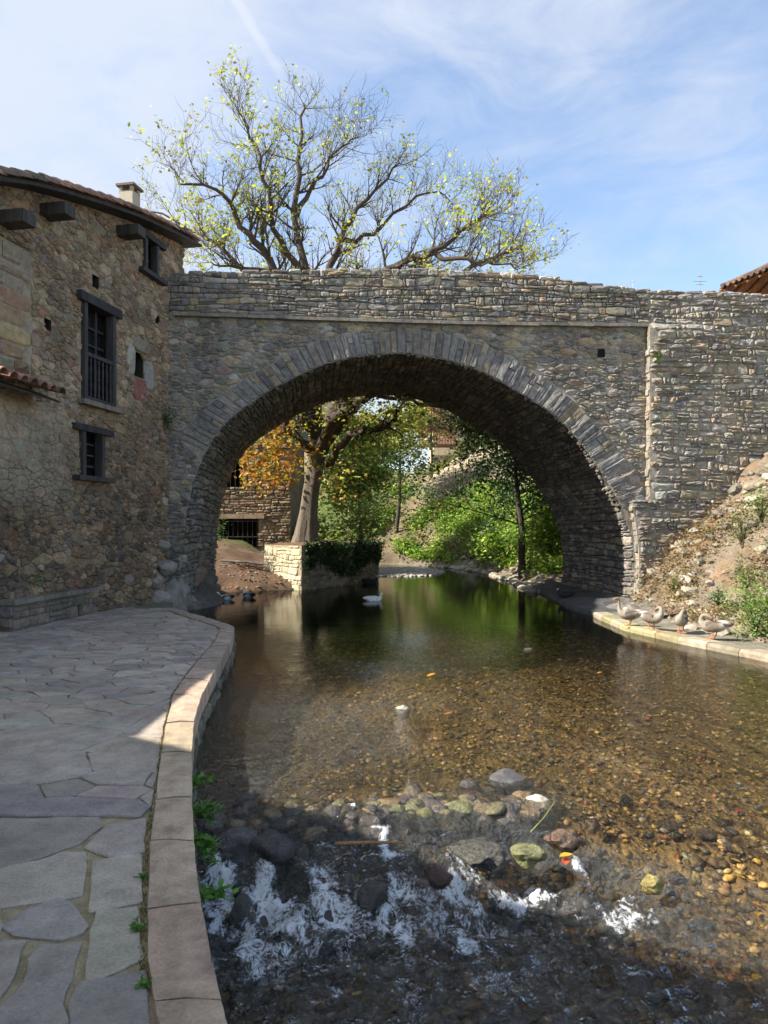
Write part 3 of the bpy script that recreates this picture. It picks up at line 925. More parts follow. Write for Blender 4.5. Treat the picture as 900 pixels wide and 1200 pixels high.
# roof: slab following the uneven rake, eave boards, rows of barrel tiles
def roof_z(s): return rake_t(s)
rs = np.linspace(RAKE[0, 0] - .3, HE.px(237, 290)[0], 26)
mb = MB(); V = []
for s in rs:
    z = roof_z(s)
    for (h, dz_) in ((OH, 0.0), (OH, .06), (-W2 - .3, .06), (-W2 - .3, 0.0)): V.append(HW(s, z + dz_ - .01, h)[0])
Fc = []
for i in range(len(rs) - 1):
    for j in range(4):
        a = i * 4 + j; b = i * 4 + (j + 1) % 4; Fc.append((a, a + 4, b + 4, b))
Fc += [(0, 1, 2, 3), tuple(len(V) - 4 + k for k in (3, 2, 1, 0))]
mb.add(V, Fc, (.035, .03, .027)); mb.build('roof_boards', M['timber'], house)
def tile_run(thing, base_pt, dirv, out, up, length, n, r, pal, lst, cover=True):
    """overlapping barrel tiles along dirv, each a part"""
    for i in range(n):
        L = length / n * 1.18
        st = Vector(base_pt) + Vector(dirv) * (length * i / n)
        pts = []; K = 6
        V = []
        lift = rnd.uniform(0, .015)
        for q, rs_ in ((0, r), (1, r * .84)):
            for side_ in (1.0, .82):
                for k in range(K + 1):
                    an = math.pi * k / K
                    an2 = an if cover else -an
                    V.append(st + Vector(dirv) * (L * q) + Vector(out) * (math.cos(an2) * rs_ * side_) + Vector(up) * (math.sin(an2) * rs_ * side_ + (lift + .018 * (1 - q))))
        K1 = K + 1; Fc = []
        for k in range(K):
            Fc.append((k, k + 1, 2 * K1 + k + 1, 2 * K1 + k)); Fc.append((K1 + k, 3 * K1 + k, 3 * K1 + k + 1, K1 + k + 1))
            Fc.append((k, K1 + k, K1 + k + 1, k + 1)); Fc.append((2 * K1 + k, 2 * K1 + k + 1, 3 * K1 + k + 1, 3 * K1 + k))
        lst.append((np.array([tuple(v) for v in V]), Fc, pick(pal, rnd, .25)))
pal_t = [(4, (.22, .13, .09)), (2, (.28, .16, .11)), (2, (.16, .115, .09)), (1, (.30, .21, .16)), (1, (.11, .09, .075))]
tiles = []
for rowi in range(0, 20):
    h0 = OH - .05 - rowi * 0.27
    if h0 < -W2: break
    for i in range(len(rs) - 1):
        A = Vector(HW(rs[i], roof_z(rs[i]) + (.07 if rowi == 0 else .06), h0)[0]); B = Vector(HW(rs[i + 1], roof_z(rs[i + 1]) + (.07 if rowi == 0 else .06), h0)[0])
        dv = (B - A); L = dv.length; dv.normalize(); outv = Vector(HW.n); upv = dv.cross(outv) * -1
        if upv.z < 0: upv = -upv
        tile_run(house, A, dv, outv, upv, L, 1, .13 if rowi == 0 else .1, pal_t, tiles)
lay(house, tiles, M['tile'], 'tile', 'roof_tiles', 80)
# chimney
ch = empty('chimney', parent=house)
cp = pxY(152, 232, 16.6)
mb = MB().box((cp.x, cp.y, cp.z - .45), (.33, .33, 1.1), HA, (.42, .38, .30)); mb.build('stack', M['plain'], ch)
for dx in (-.13, .13):
    for dy in (-.13, .13):
        R2 = Vector((dx, dy, 0)); R2.rotate(__import__('mathutils').Euler((0, 0, HA))); MB().box((cp.x + R2.x, cp.y + R2.y, cp.z + .14), (.07, .07, .12), HA, (.40, .36, .29)).build('cap_support', M['plain'], ch)
mb = MB().box((cp.x, cp.y, cp.z + .225), (.44, .44, .05), HA, (.16, .13, .11)); mb.build('cap_slab', M['plain'], ch)

# lean-to building at the left with a tiled eave showing
leanto = empty('leanto_shed', 'low lean-to with mossy tiled eave against the house wall at left edge', 'shed')
lt = []
HO = Frame(*(HW(0, 0, .62)[0][:2]), HA)
e_in = HO.px(77, 470)[0]
for i in range(9):
    s_ = e_in - .1 - i * .23
    z0 = float(np.interp(s_, [HO.px(0, 445)[0], HO.px(77, 470)[0]], [HO.px(0, 441)[1], HO.px(77, 466)[1]]))
    A = Vector(HW(s_, z0 + .03, .62)[0]); B = Vector(HW(s_, z0 + .2, .0)[0]); dv = (B - A).normalized(); outv = Vector(HW.u)
    upv = dv.cross(outv); upv = upv if upv.z > 0 else -upv
    tile_run(leanto, A, dv, outv, upv, .66, 2, .105, [(2, (.33, .17, .12)), (1, (.24, .14, .1)), (1, (.15, .11, .08))], lt)
lay(leanto, lt, M['tile'], 'tile', 'tiles', 100)
mb = MB()
for (sa, sb, z) in ((e_in - 2.2, e_in + .03, 0),):
    zA = HO.px(0, 446)[1]; zB = HO.px(77, 471)[1]; sA = HO.px(0, 445)[0]; sB = HO.px(77, 470)[0]
    f = lambda s: float(np.interp(s, [sA, sB], [zA, zB])) + .02
    q = [HW(sa, f(sa), .5)[0], HW(sb, f(sb), .5)[0], HW(sb, f(sb) + .19, .0)[0], HW(sa, f(sa) + .19, .0)[0]]
    q2 = [v + np.array((0, 0, -.03)) for v in q]
    mb.add(q + q2, [(0, 1, 2, 3), (7, 6, 5, 4), (0, 4, 5, 1), (1, 5, 6, 2), (3, 7, 4, 0)], (.03, .027, .025))
mb.build('roof_boards', M['timber'], leanto)
mb = MB()   # its own body stretches along the river towards the viewer, out of frame
q = lambda X, Y, z: (X, Y, z)
x0, x1 = -9.5, -6.75
mb.add([(x1, 5.8, -.2), (x1, 11.25, -.2), (x0, 11.25, -.2), (x0, 5.8, -.2), (x1, 5.8, 3.85), (x1, 11.25, 3.85), (x0, 11.25, 5.0), (x0, 5.8, 5.0)], [(0, 1, 5, 4), (1, 2, 6, 5), (2, 3, 7, 6), (3, 0, 4, 7), (4, 5, 6, 7)], hm_c)
mb.build('wall', M['mortar'], leanto)
mb = MB(); mb.add([(x1 + .75, 4.95, 3.68), (x1 + .75, 11.3, 3.78), (x0 - .3, 11.3, 5.2), (x0 - .3, 4.95, 5.1), (x1 + .75, 4.95, 3.82), (x1 + .75, 11.3, 3.92), (x0 - .3, 11.3, 5.34), (x0 - .3, 4.95, 5.24)], [(0, 3, 2, 1), (4, 5, 6, 7), (0, 1, 5, 4), (1, 2, 6, 5), (2, 3, 7, 6), (3, 0, 4, 7)], (.18, .11, .08)); mb.build('roof', M['tile'], leanto)  # unseen near end drawn out past the wall to narrow the sun patch

# tall neighbour behind the viewer on the left: keeps the near water in shade
nb_h = empty('neighbouring_house', 'rendered village house standing behind the viewer on the walkway side', 'house')
A = Vector((-11.5, 7.0, 0)); B = Vector((-2.2, 0.35, 0)); D = (B - A).normalized(); N = Vector((D.y, -D.x, 0))
if N.y > 0: N = -N
mb = MB(); z1 = 5.1
Cc = [A, B, B + N * 6, A + N * 6]
mb.add([tuple(p + Vector((0, 0, .33))) for p in Cc] + [tuple(p + Vector((0, 0, z1))) for p in Cc], [(0, 3, 2, 1), (4, 5, 6, 7), (0, 1, 5, 4), (1, 2, 6, 5), (2, 3, 7, 6), (3, 0, 4, 7)], (.42, .36, .27))
mb.build('wall', M['plain'], nb_h)
mb = MB(); ov = .35
E = [A - D * ov - N * ov, B + D * ov - N * ov, B + D * ov + N * (6 + ov), A - D * ov + N * (6 + ov)]
rg = [(E[0] + E[3]) / 2 + Vector((0, 0, 1.4)), (E[1] + E[2]) / 2 + Vector((0, 0, 1.4))]
V = [tuple(p + Vector((0, 0, z1 + .05))) for p in E] + [tuple(p + Vector((0, 0, z1))) for p in rg]
mb.add(V, [(0, 1, 5, 4), (2, 3, 4, 5), (1, 2, 5), (3, 0, 4), (3, 2, 1, 0)], (.20, .12, .085)); mb.build('roof', M['tile'], nb_h)

# ------------------------------------------------------------------ WALKWAY, KERB, RIVER WALL
WZ = 0.33
walk = empty('walkway', 'flagstone riverside walkway', None, kind='structure')
k_out = [(205, 714), (240, 724), (268, 733), (275, 736), (272, 750), (260, 773), (248, 795), (236, 819), (228, 847), (225, 884), (224.6, 936), (227.6, 988), (234, 1053), (248, 1130), (262, 1185), (275, 1230)]
k_in = [(196, 716), (228, 727), (252, 734), (258, 738), (253, 752), (234, 773), (219, 792), (203, 815), (195, 849), (188.6, 884), (182, 940), (175.6, 988), (172.5, 1062), (173, 1130), (181, 1187), (190, 1235)]
KO = [ground(x, y, WZ) for x, y in k_out]; KI = [ground(x, y, WZ) for x, y in k_in]
def ext(L):
    d = (L[-1] - L[-2]).normalized(); L.append(L[-1] + d * 0.5 + Vector((.0, 0, 0)))
    L.append(Vector((L[-1].x + .15, L[-1].y - 1.2, WZ)))
    L.append(Vector((L[-1].x + .3, L[-1].y - 3.0, WZ)))
ext(KO); ext(KI)
KOa = np.array([tuple(v)[:2] for v in KO]); KIa = np.array([tuple(v)[:2] for v in KI])
def edge_x(Y, arr=KOa):      # x of the kerb line at a given distance
    o = np.argsort(arr[:, 1]); return np.interp(Y, arr[o, 1], arr[o, 0])
# joint bed of the walkway
mb = MB()
ys = sorted(KIa[:, 1]);
V = []
for p in KIa:
    for f in np.linspace(0, 1, 14): V.append((lerp(p[0] + .03, -9.0, f), p[1] + (0.0 if p[1] < 14 else f * 2.0), WZ - .007 + .003 * n3(p[0] * 4, f * 20)))
Fc = [(i * 14 + j, i * 14 + j + 1, (i + 1) * 14 + j + 1, (i + 1) * 14 + j) for i in range(len(KIa) - 1) for j in range(13)]
mb.add(V, Fc, (.40, .33, .20))
mb.add([(-9, 14, WZ - .025), (-4.25, 14.2, WZ - .025), (-4.75, 16.6, WZ - .025), (-9, 18, WZ - .025)], [(0, 1, 2, 3)], (.2, .18, .14))
mb.build('joint_bed', M['joint'], walk)
def gmap(s, t, h): return np.stack([np.asarray(s), np.asarray(t), np.asarray(h) + 0 * np.asarray(s) + WZ], 1)
pal_p = [(4, (.37, .32, .275)), (3, (.40, .345, .285)), (2, (.32, .28, .25)), (1.5, (.43, .375, .30))]
pal_p2 = [(4, (.44, .38, .31)), (2, (.41, .35, .295)), (1, (.47, .40, .31))]
def zp(x, y): return ground(x / 3.214, 960 + y / 3.214, WZ)
near = [
    [(-60, 200), (0, 190), (140, 160), (230, 128), (318, 128), (302, 285), (155, 310), (0, 332), (-60, 340)],
    [(355, 162), (528, 138), (530, 310), (335, 347)],
    [(15, 402), (90, 352), (210, 305), (265, 320), (325, 400), (300, 430), (230, 450), (60, 435)],
    [(370, 350), (512, 335), (530, 525), (350, 605), (325, 600), (345, 420)],
    [(-80, 468), (100, 462), (75, 500), (50, 590), (-20, 690), (-80, 700)],
    [(150, 477), (305, 470), (270, 600), (232, 700), (250, 800), (230, 900), (-60, 900), (-40, 760), (90, 620), (110, 530)],
    [(300, 622), (540, 580), (556, 800), (270, 800), (262, 700)],
    [(325, 108), (405, 28), (540, 8), (540, 122), (430, 146)],
    [(-120, -5), (365, -5), (383, 28), (300, 90), (170, 140), (0, 185), (-120, 205)],
    [(268, 815), (556, 815), (575, 1010), (260, 1000)],
    [(-80, 345), (0, 342), (8, 400), (-20, 452), (-80, 455)],
]
stones = []
rnd = random.Random(5)
def flag(P, col, gap=.006, bev=.008, proud=.012, rnd=rnd):
    P = np.array(P, float)
    # split long edges so that outlines wander a little
    Q = []
    for i in range(len(P)):
        a, b = P[i], P[(i + 1) % len(P)]; Q.append(a)
        L = np.hypot(*(b - a))
        if L > .12:
            nrm_ = np.array((-(b - a)[1], (b - a)[0])) / L
            for f in ((.5,) if L < .3 else (.33, .66)): Q.append(a + (b - a) * f + nrm_ * rnd.uniform(-.008, .008))
    Q = np.array(Q)
    g = stone_geo(Q, gmap, rnd, gap=gap, bev=bev, proud=proud, base=-.03, rough=.05, cut=.07, jit=.012)
    if g is None: return
    V, Fc = g
    x, y = Q[:, 0], Q[:, 1]
    if np.dot(x, np.roll(y, -1)) - np.dot(y, np.roll(x, -1)) < 0: Fc = [f[::-1] for f in Fc]
    stones.append((V, Fc, col))
def yl(x): return ylim + .075 * n3(x * 1.7, 2.0) + .02 * math.sin(x * 7)
ylim = ground(0, 958, WZ).y
for P in near:
    Q0 = [tuple(zp(*p))[:2] for p in P]; Q = []
    for i_, a_ in enumerate(Q0):
        b_ = Q0[(i_ + 1) % len(Q0)]; Q.append(a_)
        if a_[1] > ylim - .06 and b_[1] > ylim - .06:
            for f_ in (.2, .4, .6, .8): Q.append((lerp(a_[0], b_[0], f_), lerp(a_[1], b_[1], f_)))
    Q = np.array([(x_, yl(x_) - .010) if y_ > ylim - .06 else (x_, y_) for x_, y_ in Q]); cq = Q.mean(0); ex = np.ptp(Q, axis=0) / 2
    flag(cq + (Q - cq) * (1 + .012 / ex), pick(pal_p, rnd, .1), gap=.0, proud=.006)
ylim = ground(0, 958, WZ).y
def in_walk(x, y): 
    return x < edge_x(y, KIa) - .03 and y > ylim and y < 14.6
for P in voronoi(-7.6, -1.0, ylim - .7, 15.2, 0.30, 1.35, rnd, vary=.6, smin=lambda s, t: 1.75 if t < 6.6 else (1.15 if t < 8 else .95)):
    if P[:, 1].max() < ylim + .03 or P.mean(0)[1] > 15: continue
    if P[:, 0].min() > edge_x(P[:, 1].mean(), KIa) - .05: continue
    c = P.mean(0)
    P[:, 1] = np.maximum(P[:, 1], np.array([yl(q) + .004 for q in P[:, 0]]))
    P[:, 0] = np.minimum(P[:, 0], np.array([edge_x(q, KIa) for q in P[:, 1]]) - .015)
    if area2(P) < .006: continue
    mid = float(sstep(7.4, 6.4, c[1]) * sstep(4.6, 5.2, c[1]))  # slabs turn paler here: the dim sun band is put into their colour
    flag(P, tuple(a * (1 - mid) + b * mid for a, b in zip(pick(pal_p, rnd, .12), pick(pal_p2, rnd, .08))), gap=.003 if mid > .5 else .008, proud=.006 if mid > .5 else .010)
lay(walk, stones, M['paving'], 'paving_stone', 'small_paving', 295)
# kerb blocks
kerb = empty('kerb', 'kerb of dressed sandstone blocks along the walkway edge', None, kind='structure')
def kpt(L, f):
    i = int(min(max(f, 0), len(L) - 1.001)); return L[i].lerp(L[i + 1], f - i)
joints = [0, .55, 1.1, 1.7, 2.35, 3.0, 3.02, 3.7, 4.35, 5.0, 5.6, 6.2, 7.0, 7.45, 8.0, 9.0, 10.0, 11.0, 12.12, 13.0, 13.9, 15, 16, 17, 18]
joints = [0, .55, 1.1, 1.7, 2.35, 3.0, 3.7, 4.35, 5.0, 5.6, 6.2, 7.0, 8.0, 9.0, 10.0, 11.0, 12.12, 13.85, 15, 16, 17, 18]
kc = [(.33, .285, .235)] * 9 + [(.37, .30, .25), (.42, .33, .26), (.44, .36, .28), (.42, .36, .26), (.43, .36, .265), (.42, .345, .26), (.40, .33, .25), (.40, .31, .24), (.38, .31, .23)] + [(.38, .31, .23)] * 8
for k in range(len(joints) - 1):
    f0, f1 = joints[k] + .02, joints[k + 1] - .012
    n = 6; prof = [(-.0, -.16), (-.0, .0), (.02, .022), (.5, .030), (.98, .022), (1.0, .0), (1.0, -.16)]
    V = []
    for i in range(n + 1):
        f = f0 + (f1 - f0) * i / n; e = 0.008 if i in (0, n) else 0
        a, b = kpt(KI, f), kpt(KO, f)
        for (u_, z_) in prof:
            p = a.lerp(b, u_); V.append((p.x + rnd.uniform(-.004, .004), p.y + rnd.uniform(-.003, .003), WZ + z_ - (e if z_ > 0 else 0) + rnd.uniform(-.003, .003)))
    m_ = len(prof); Fc = [(i * m_ + j, i * m_ + j + 1, (i + 1) * m_ + j + 1, (i + 1) * m_ + j) for i in range(n) for j in range(m_ - 1)]
    Fc += [tuple(range(m_)), tuple(n * m_ + j for j in range(m_))[::-1]]
    col = kc[k] if k < len(kc) else (.33, .29, .22); col = (col[0] * 1.14, col[1] * 1.06, col[2] * 1.0)
    kt_ = rnd.uniform(.93, 1.07); MB().add(V, Fc, tuple(x * kt_ for x in col)).build('kerb_stone', M['kerb'], kerb, center=True)
# river wall below the kerb
rivw = empty('river_wall', 'rubble river wall below the walkway kerb', None, kind='structure')
mb = MB(); V = []
for p in KO:
    for z in (WZ - .10, -.2, -1.0): V.append((p.x - .02, p.y - .0, z))
n_ = len(KO); mb.add(V, [(i * 3 + j, (i + 1) * 3 + j, (i + 1) * 3 + j + 1, i * 3 + j + 1) for i in range(n_ - 1) for j in range(2)], (.10, .10, .07))
mb.build('mortar_face', M['mortar'], rivw)
KOl = np.concatenate([[0], np.cumsum([(KO[i + 1] - KO[i]).length for i in range(len(KO) - 1)])])
def rwmap(a, b, h):
    a = np.asarray(a); x = np.interp(a, KOl, [p.x for p in KO]); y = np.interp(a, KOl, [p.y for p in KO])
    e = .01; dx = np.interp(a + e, KOl, [p.x for p in KO]) - x; dy = np.interp(a + e, KOl, [p.y for p in KO]) - y
    L = np.hypot(dx, dy) + 1e-9; nx, ny = -dy / L, dx / L
    h = np.asarray(h) - .015
    return np.stack([x + nx * h, y + ny * h, np.asarray(b)], 1)
stones = []
for P in rows(0.05, KOl[-1] - .3, -.8, WZ - .17, .13, 2.2, rnd, seed=31):
    c = P.mean(0)
    if c[1] > WZ - .18: continue
    P[:, 1] = np.minimum(P[:, 1], WZ - .165)
    g = stone_geo(P, rwmap, rnd, gap=.008, bev=.02, proud=.03)
    if g: stones.append((g[0], g[1], pick([(2, (.16, .15, .11)), (2, (.11, .11, .08)), (1, (.20, .18, .13))], rnd)))
lay(rivw, stones, M['house_stone'], 'stone', 'small_stones', 120)

# stone bench / planter by the house wall
bench = empty('stone_planter', 'long low stone planter bench at the foot of the house wall', 'planter')
PA = ground(15, 741, WZ); PB = ground(126, 715, WZ)
bd_ = (PB - PA); bl = bd_.length; bang = math.atan2(bd_.y, bd_.x)
BF = Frame(PA.x, PA.y, bang)
BH = 0.50
mb = MB()
mb.add([BF(0, WZ, 0)[0], BF(bl, WZ, 0)[0], BF(bl, WZ + BH - .07, 0)[0], BF(0, WZ + BH - .07, 0)[0], BF(0, WZ, -1.0)[0], BF(bl, WZ, -1.0)[0], BF(bl, WZ + BH - .07, -1.)[0], BF(0, WZ + BH - .07, -1.)[0]], [(0, 1, 2, 3), (1, 5, 6, 2), (4, 0, 3, 7), (3, 2, 6, 7)], (.20, .175, .14))
mb.build('core', M['mortar'], bench)
stones = []
for P in rows(0, bl, WZ, WZ + BH - .09, .14, 2.2, rnd, seed=41, wob=.15, split=.1):
    c = P.mean(0)
    if not (0.03 < c[0] < bl - .03 and WZ < c[1] < WZ + BH - .09): continue
    P[:, 0] = np.clip(P[:, 0], 0, bl); P[:, 1] = np.clip(P[:, 1], WZ - .01, WZ + BH - .075)
    g = stone_geo(P, BF, rnd, gap=.007, bev=.015, proud=.022)
    if g: stones.append((*g, pick([(2, (.20, .17, .13)), (2, (.24, .20, .155)), (1, (.17, .15, .13))], rnd)))
EF = lambda a, b, h: BF(0 - np.asarray(h), b, -np.asarray(a))
for P in rows(0, .9, WZ, WZ + BH - .09, .14, 2.2, rnd, seed=44, wob=.15, split=.1):
    c = P.mean(0)
    if not (0.02 < c[0] < .9 and WZ < c[1] < WZ + BH - .09): continue
    P[:, 0] = np.clip(P[:, 0], 0, .9); P[:, 1] = np.clip(P[:, 1], WZ - .01, WZ + BH - .075)
    g = stone_geo(P, EF, rnd, gap=.007, bev=.015, proud=.022)
    if g: stones.append((g[0], [f[::-1] for f in g[1]], pick([(2, (.20, .17, .13)), (1, (.17, .15, .13))], rnd)))
lay(bench, stones, M['house_stone'], 'stone', 'small_stones', 60)
s = -.05
while s < bl:
    e = min(s + rnd.uniform(.5, .9), bl + .05); c = BF((s + e) / 2, WZ + BH - .035, -.17)[0]
    MB().box(c, (e - s - .012, .46, .075), bang + rnd.uniform(-.006, .006), pick([(1, (.22, .20, .17))], rnd)).build('coping_stone', M['house_stone'], bench, center=True)
    s = e

# ------------------------------------------------------------------ RIVER: bed, pebbles, water
def weir_y(x): return 5.15 + 0.10 * math.sin(x * 2.1) + 0.12 * n3(x * 1.4, 9.0) - 0.35 * max(0.0, x - 0.9)
WEIR = np.array([weir_y(x) for x in np.linspace(-3, 8, 221)])
def weirs(x): return np.interp(x, np.linspace(-3, 8, 221), WEIR)
def drop(x): return 0.34 * (1 - 0.55 * sstep(0.9, 2.6, x))
def noise2(X, Y, sc, seed=0.0):
    X = np.asarray(X, float); Y = np.asarray(Y, float)
    return np.array([mn.noise(Vector((a * sc, b * sc, seed))) for a, b in zip(X.ravel(), Y.ravel())]).reshape(X.shape)
def water_z(X, Y):
    w = weirs(X); k = sstep(0.0, 0.95, w - Y)
    return -drop(X) * k
def bed_z(X, Y):
    w = weirs(X); k = sstep(-0.3, 0.8, w - Y)
    deep = 0.10 + 0.10 * sstep(5.2, 9, Y) + 0.25 * sstep(9, 17, Y) + 0.22 * sstep(1.5, -1.5, X) * sstep(5.4, 7, Y) - 0.05 * sstep(1.0, 3.0, X)
    return -deep - (drop(X) + 0.10) * k
right_px = [(640, 697, .04), (668, 712, .04), (700, 722, .04), (735, 737, .04), (800, 752, .04), (850, 762, .04), (905, 773, .04)]
RB = [(-1, 60)] if False else []
pts = [tuple(ground(x, y, z))[:2] for x, y, z in right_px]
RBY = np.array([p[1] for p in pts][::-1]); RBX = np.array([p[0] for p in pts][::-1])
RBY = np.concatenate([[2.0, 6.0], RBY, [27, 33, 37.5, 40, 44]]); RBX = np.concatenate([[5.2, 5.7], RBX, [4.9, 4.6, 3.0, 0.8, -3.0]])
def rb_x(Y): return np.interp(Y, RBY, RBX)
# left bank beyond the bridge
LBY = np.array([16.0, 18.5, 20.0, 22.3, 23.2, 23.8, 27.0, 30, 36, 40, 44]); LBX = np.array([-4.7, -4.6, -4.9, -4.9, -4.0, -2.4, -0.3, -0.9, -3.5, -7, -12])
def lb_x(Y): return np.interp(Y, LBY, LBX)
NB = (120, 190)
xs = np.concatenate([np.linspace(-7, -3, 10)[:-1], np.linspace(-3, 6.5, 110), np.linspace(7, 12, 8)])
ysb = np.concatenate([np.linspace(2.4, 8, 90)[:-1], np.linspace(8, 20, 60)[:-1], np.linspace(20, 46, 30)])
X, Y = np.meshgrid(xs, ysb)
Z = bed_z(X, Y) + 0.02 * noise2(X, Y, 3.0, 2.0) + 0.03 * noise2(X, Y, 0.9, 5.0)
Vv = np.stack([X.ravel(), Y.ravel(), Z.ravel()], 1)
nx_, ny_ = len(xs), len(ysb)
def grid_faces(nx, ny):
    i, j = np.meshgrid(np.arange(nx - 1), np.arange(ny - 1)); a = (j * nx + i).ravel()
    return np.stack([a, a + 1, a + nx + 1, a + nx], 1)
M['bed'] = surf_mat('river_bed', amt=0.5, bump=0.8, bdist=0.03, n1=4, n2=28, rough=0.8, patch=(0.16, 0.105, 0.04), patch_amt=0.7, patch_scale=1.6)
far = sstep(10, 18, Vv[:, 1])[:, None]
bedc = np.array((.19, .13, .055))[None] * (1 - far) + np.array((.035, .035, .022))[None] * far  # far bed painted darker for the light lost in deep water
bed = fast_mesh('riverbed', Vv, grid_faces(nx_, ny_), M['bed'], bedc, smooth=True); bed['kind'] = 'structure'

# pebbles, tens of thousands, one object
ICO_V = []; 
ph = (1 + 5 ** .5) / 2
for a, b in ((-1, ph), (1, ph), (-1, -ph), (1, -ph)): ICO_V.append((a, b, 0))
for a, b in ((-1, ph), (1, ph), (-1, -ph), (1, -ph)): ICO_V.append((0, a, b))
for a, b in ((-1, ph), (1, ph), (-1, -ph), (1, -ph)): ICO_V.append((b, 0, a))
ICO_V = np.array(ICO_V); ICO_V /= np.linalg.norm(ICO_V[0])
ICO_F = np.array([(0, 11, 5), (0, 5, 1), (0, 1, 7), (0, 7, 10), (0, 10, 11), (1, 5, 9), (5, 11, 4), (11, 10, 2), (10, 7, 6), (7, 1, 8), (3, 9, 4), (3, 4, 2), (3, 2, 6), (3, 6, 8), (3, 8, 9), (4, 9, 5), (2, 4, 11), (6, 2, 10), (8, 6, 7), (9, 8, 1)])
nr = np.random.RandomState(3)
def scatter_pebbles(name, xyz, size, cols, mat, kind='stuff', label=None, cat=None, flat=(1, .75, .42)):
    n = len(xyz)
    sc = size[:, None] * np.array(flat)[None] * nr.uniform(.75, 1.3, (n, 3))
    an = nr.uniform(0, 2 * np.pi, n); tl = nr.uniform(-.3, .3, n)
    P = ICO_V[None] * (1 + nr.uniform(-.18, .18, (n, 12, 1)))
    P = P * sc[:, None, :]
    ct, st = np.cos(tl)[:, None], np.sin(tl)[:, None]
    y, z = P[:, :, 1] * ct - P[:, :, 2] * st, P[:, :, 1] * st + P[:, :, 2] * ct
    x = P[:, :, 0]
    ca, sa = np.cos(an)[:, None], np.sin(an)[:, None]
    P = np.stack([x * ca - y * sa, x * sa + y * ca, z], 2) + xyz[:, None, :]
    Fq = (ICO_F[None] + (np.arange(n) * 12)[:, None, None]).reshape(-1, 3)
    Cq = np.repeat(cols, 12, 0)
    o = fast_mesh(name, P.reshape(-1, 3), Fq, mat, Cq, smooth=True, kind=kind)
    tag(o, label, cat); return o
def pal_arr(pal, n, jit=.25):
    w = np.array([p[0] for p in pal], float); c = np.array([p[1] for p in pal]); i = nr.choice(len(pal), n, p=w / w.sum())
    return np.clip(c[i] * nr.uniform(1 - jit, 1 + jit, (n, 1)) * nr.uniform(.93, 1.07, (n, 3)), .005, 1)
n_p = 34000
yy = 3.0 + (18 - 3.0) * nr.uniform(0, 1, n_p) ** 1.75
xx = nr.uniform(-1.9, 6.0, n_p)
keep = (xx > edge_x(yy) + 0.02) & (xx < rb_x(yy) + .1) & (np.abs(xx / yy) < .62)
xx, yy = xx[keep], yy[keep]
size = 0.009 + 0.032 * nr.uniform(0, 1, len(xx)) ** 3.6
size *= 1 + .35 * sstep(6, 4.5, yy) + 0.5 * sstep(9, 15, yy)
zz_ = bed_z(xx, yy) + .012 + .03 * noise2(xx, yy, .9, 5.0)
pal_peb = [(5, (.28, .20, .09)), (2.5, (.42, .29, .10)), (2, (.24, .22, .18)), (3, (.15, .115, .065)), (2.6, (.50, .35, .15)), (.8, (.40, .33, .20)), (1, (.16, .10, .075)), (2, (.12, .12, .11)), (.3, (.35, .12, .05)), (.7, (.36, .24, .05))]
cp_ = pal_arr(pal_peb, len(xx))

scatter_pebbles('pebbles', np.stack([xx, yy, zz_], 1), size, cp_, M['pebble'], label='brown and ochre pebbles covering the shallow river bed', cat='pebbles')

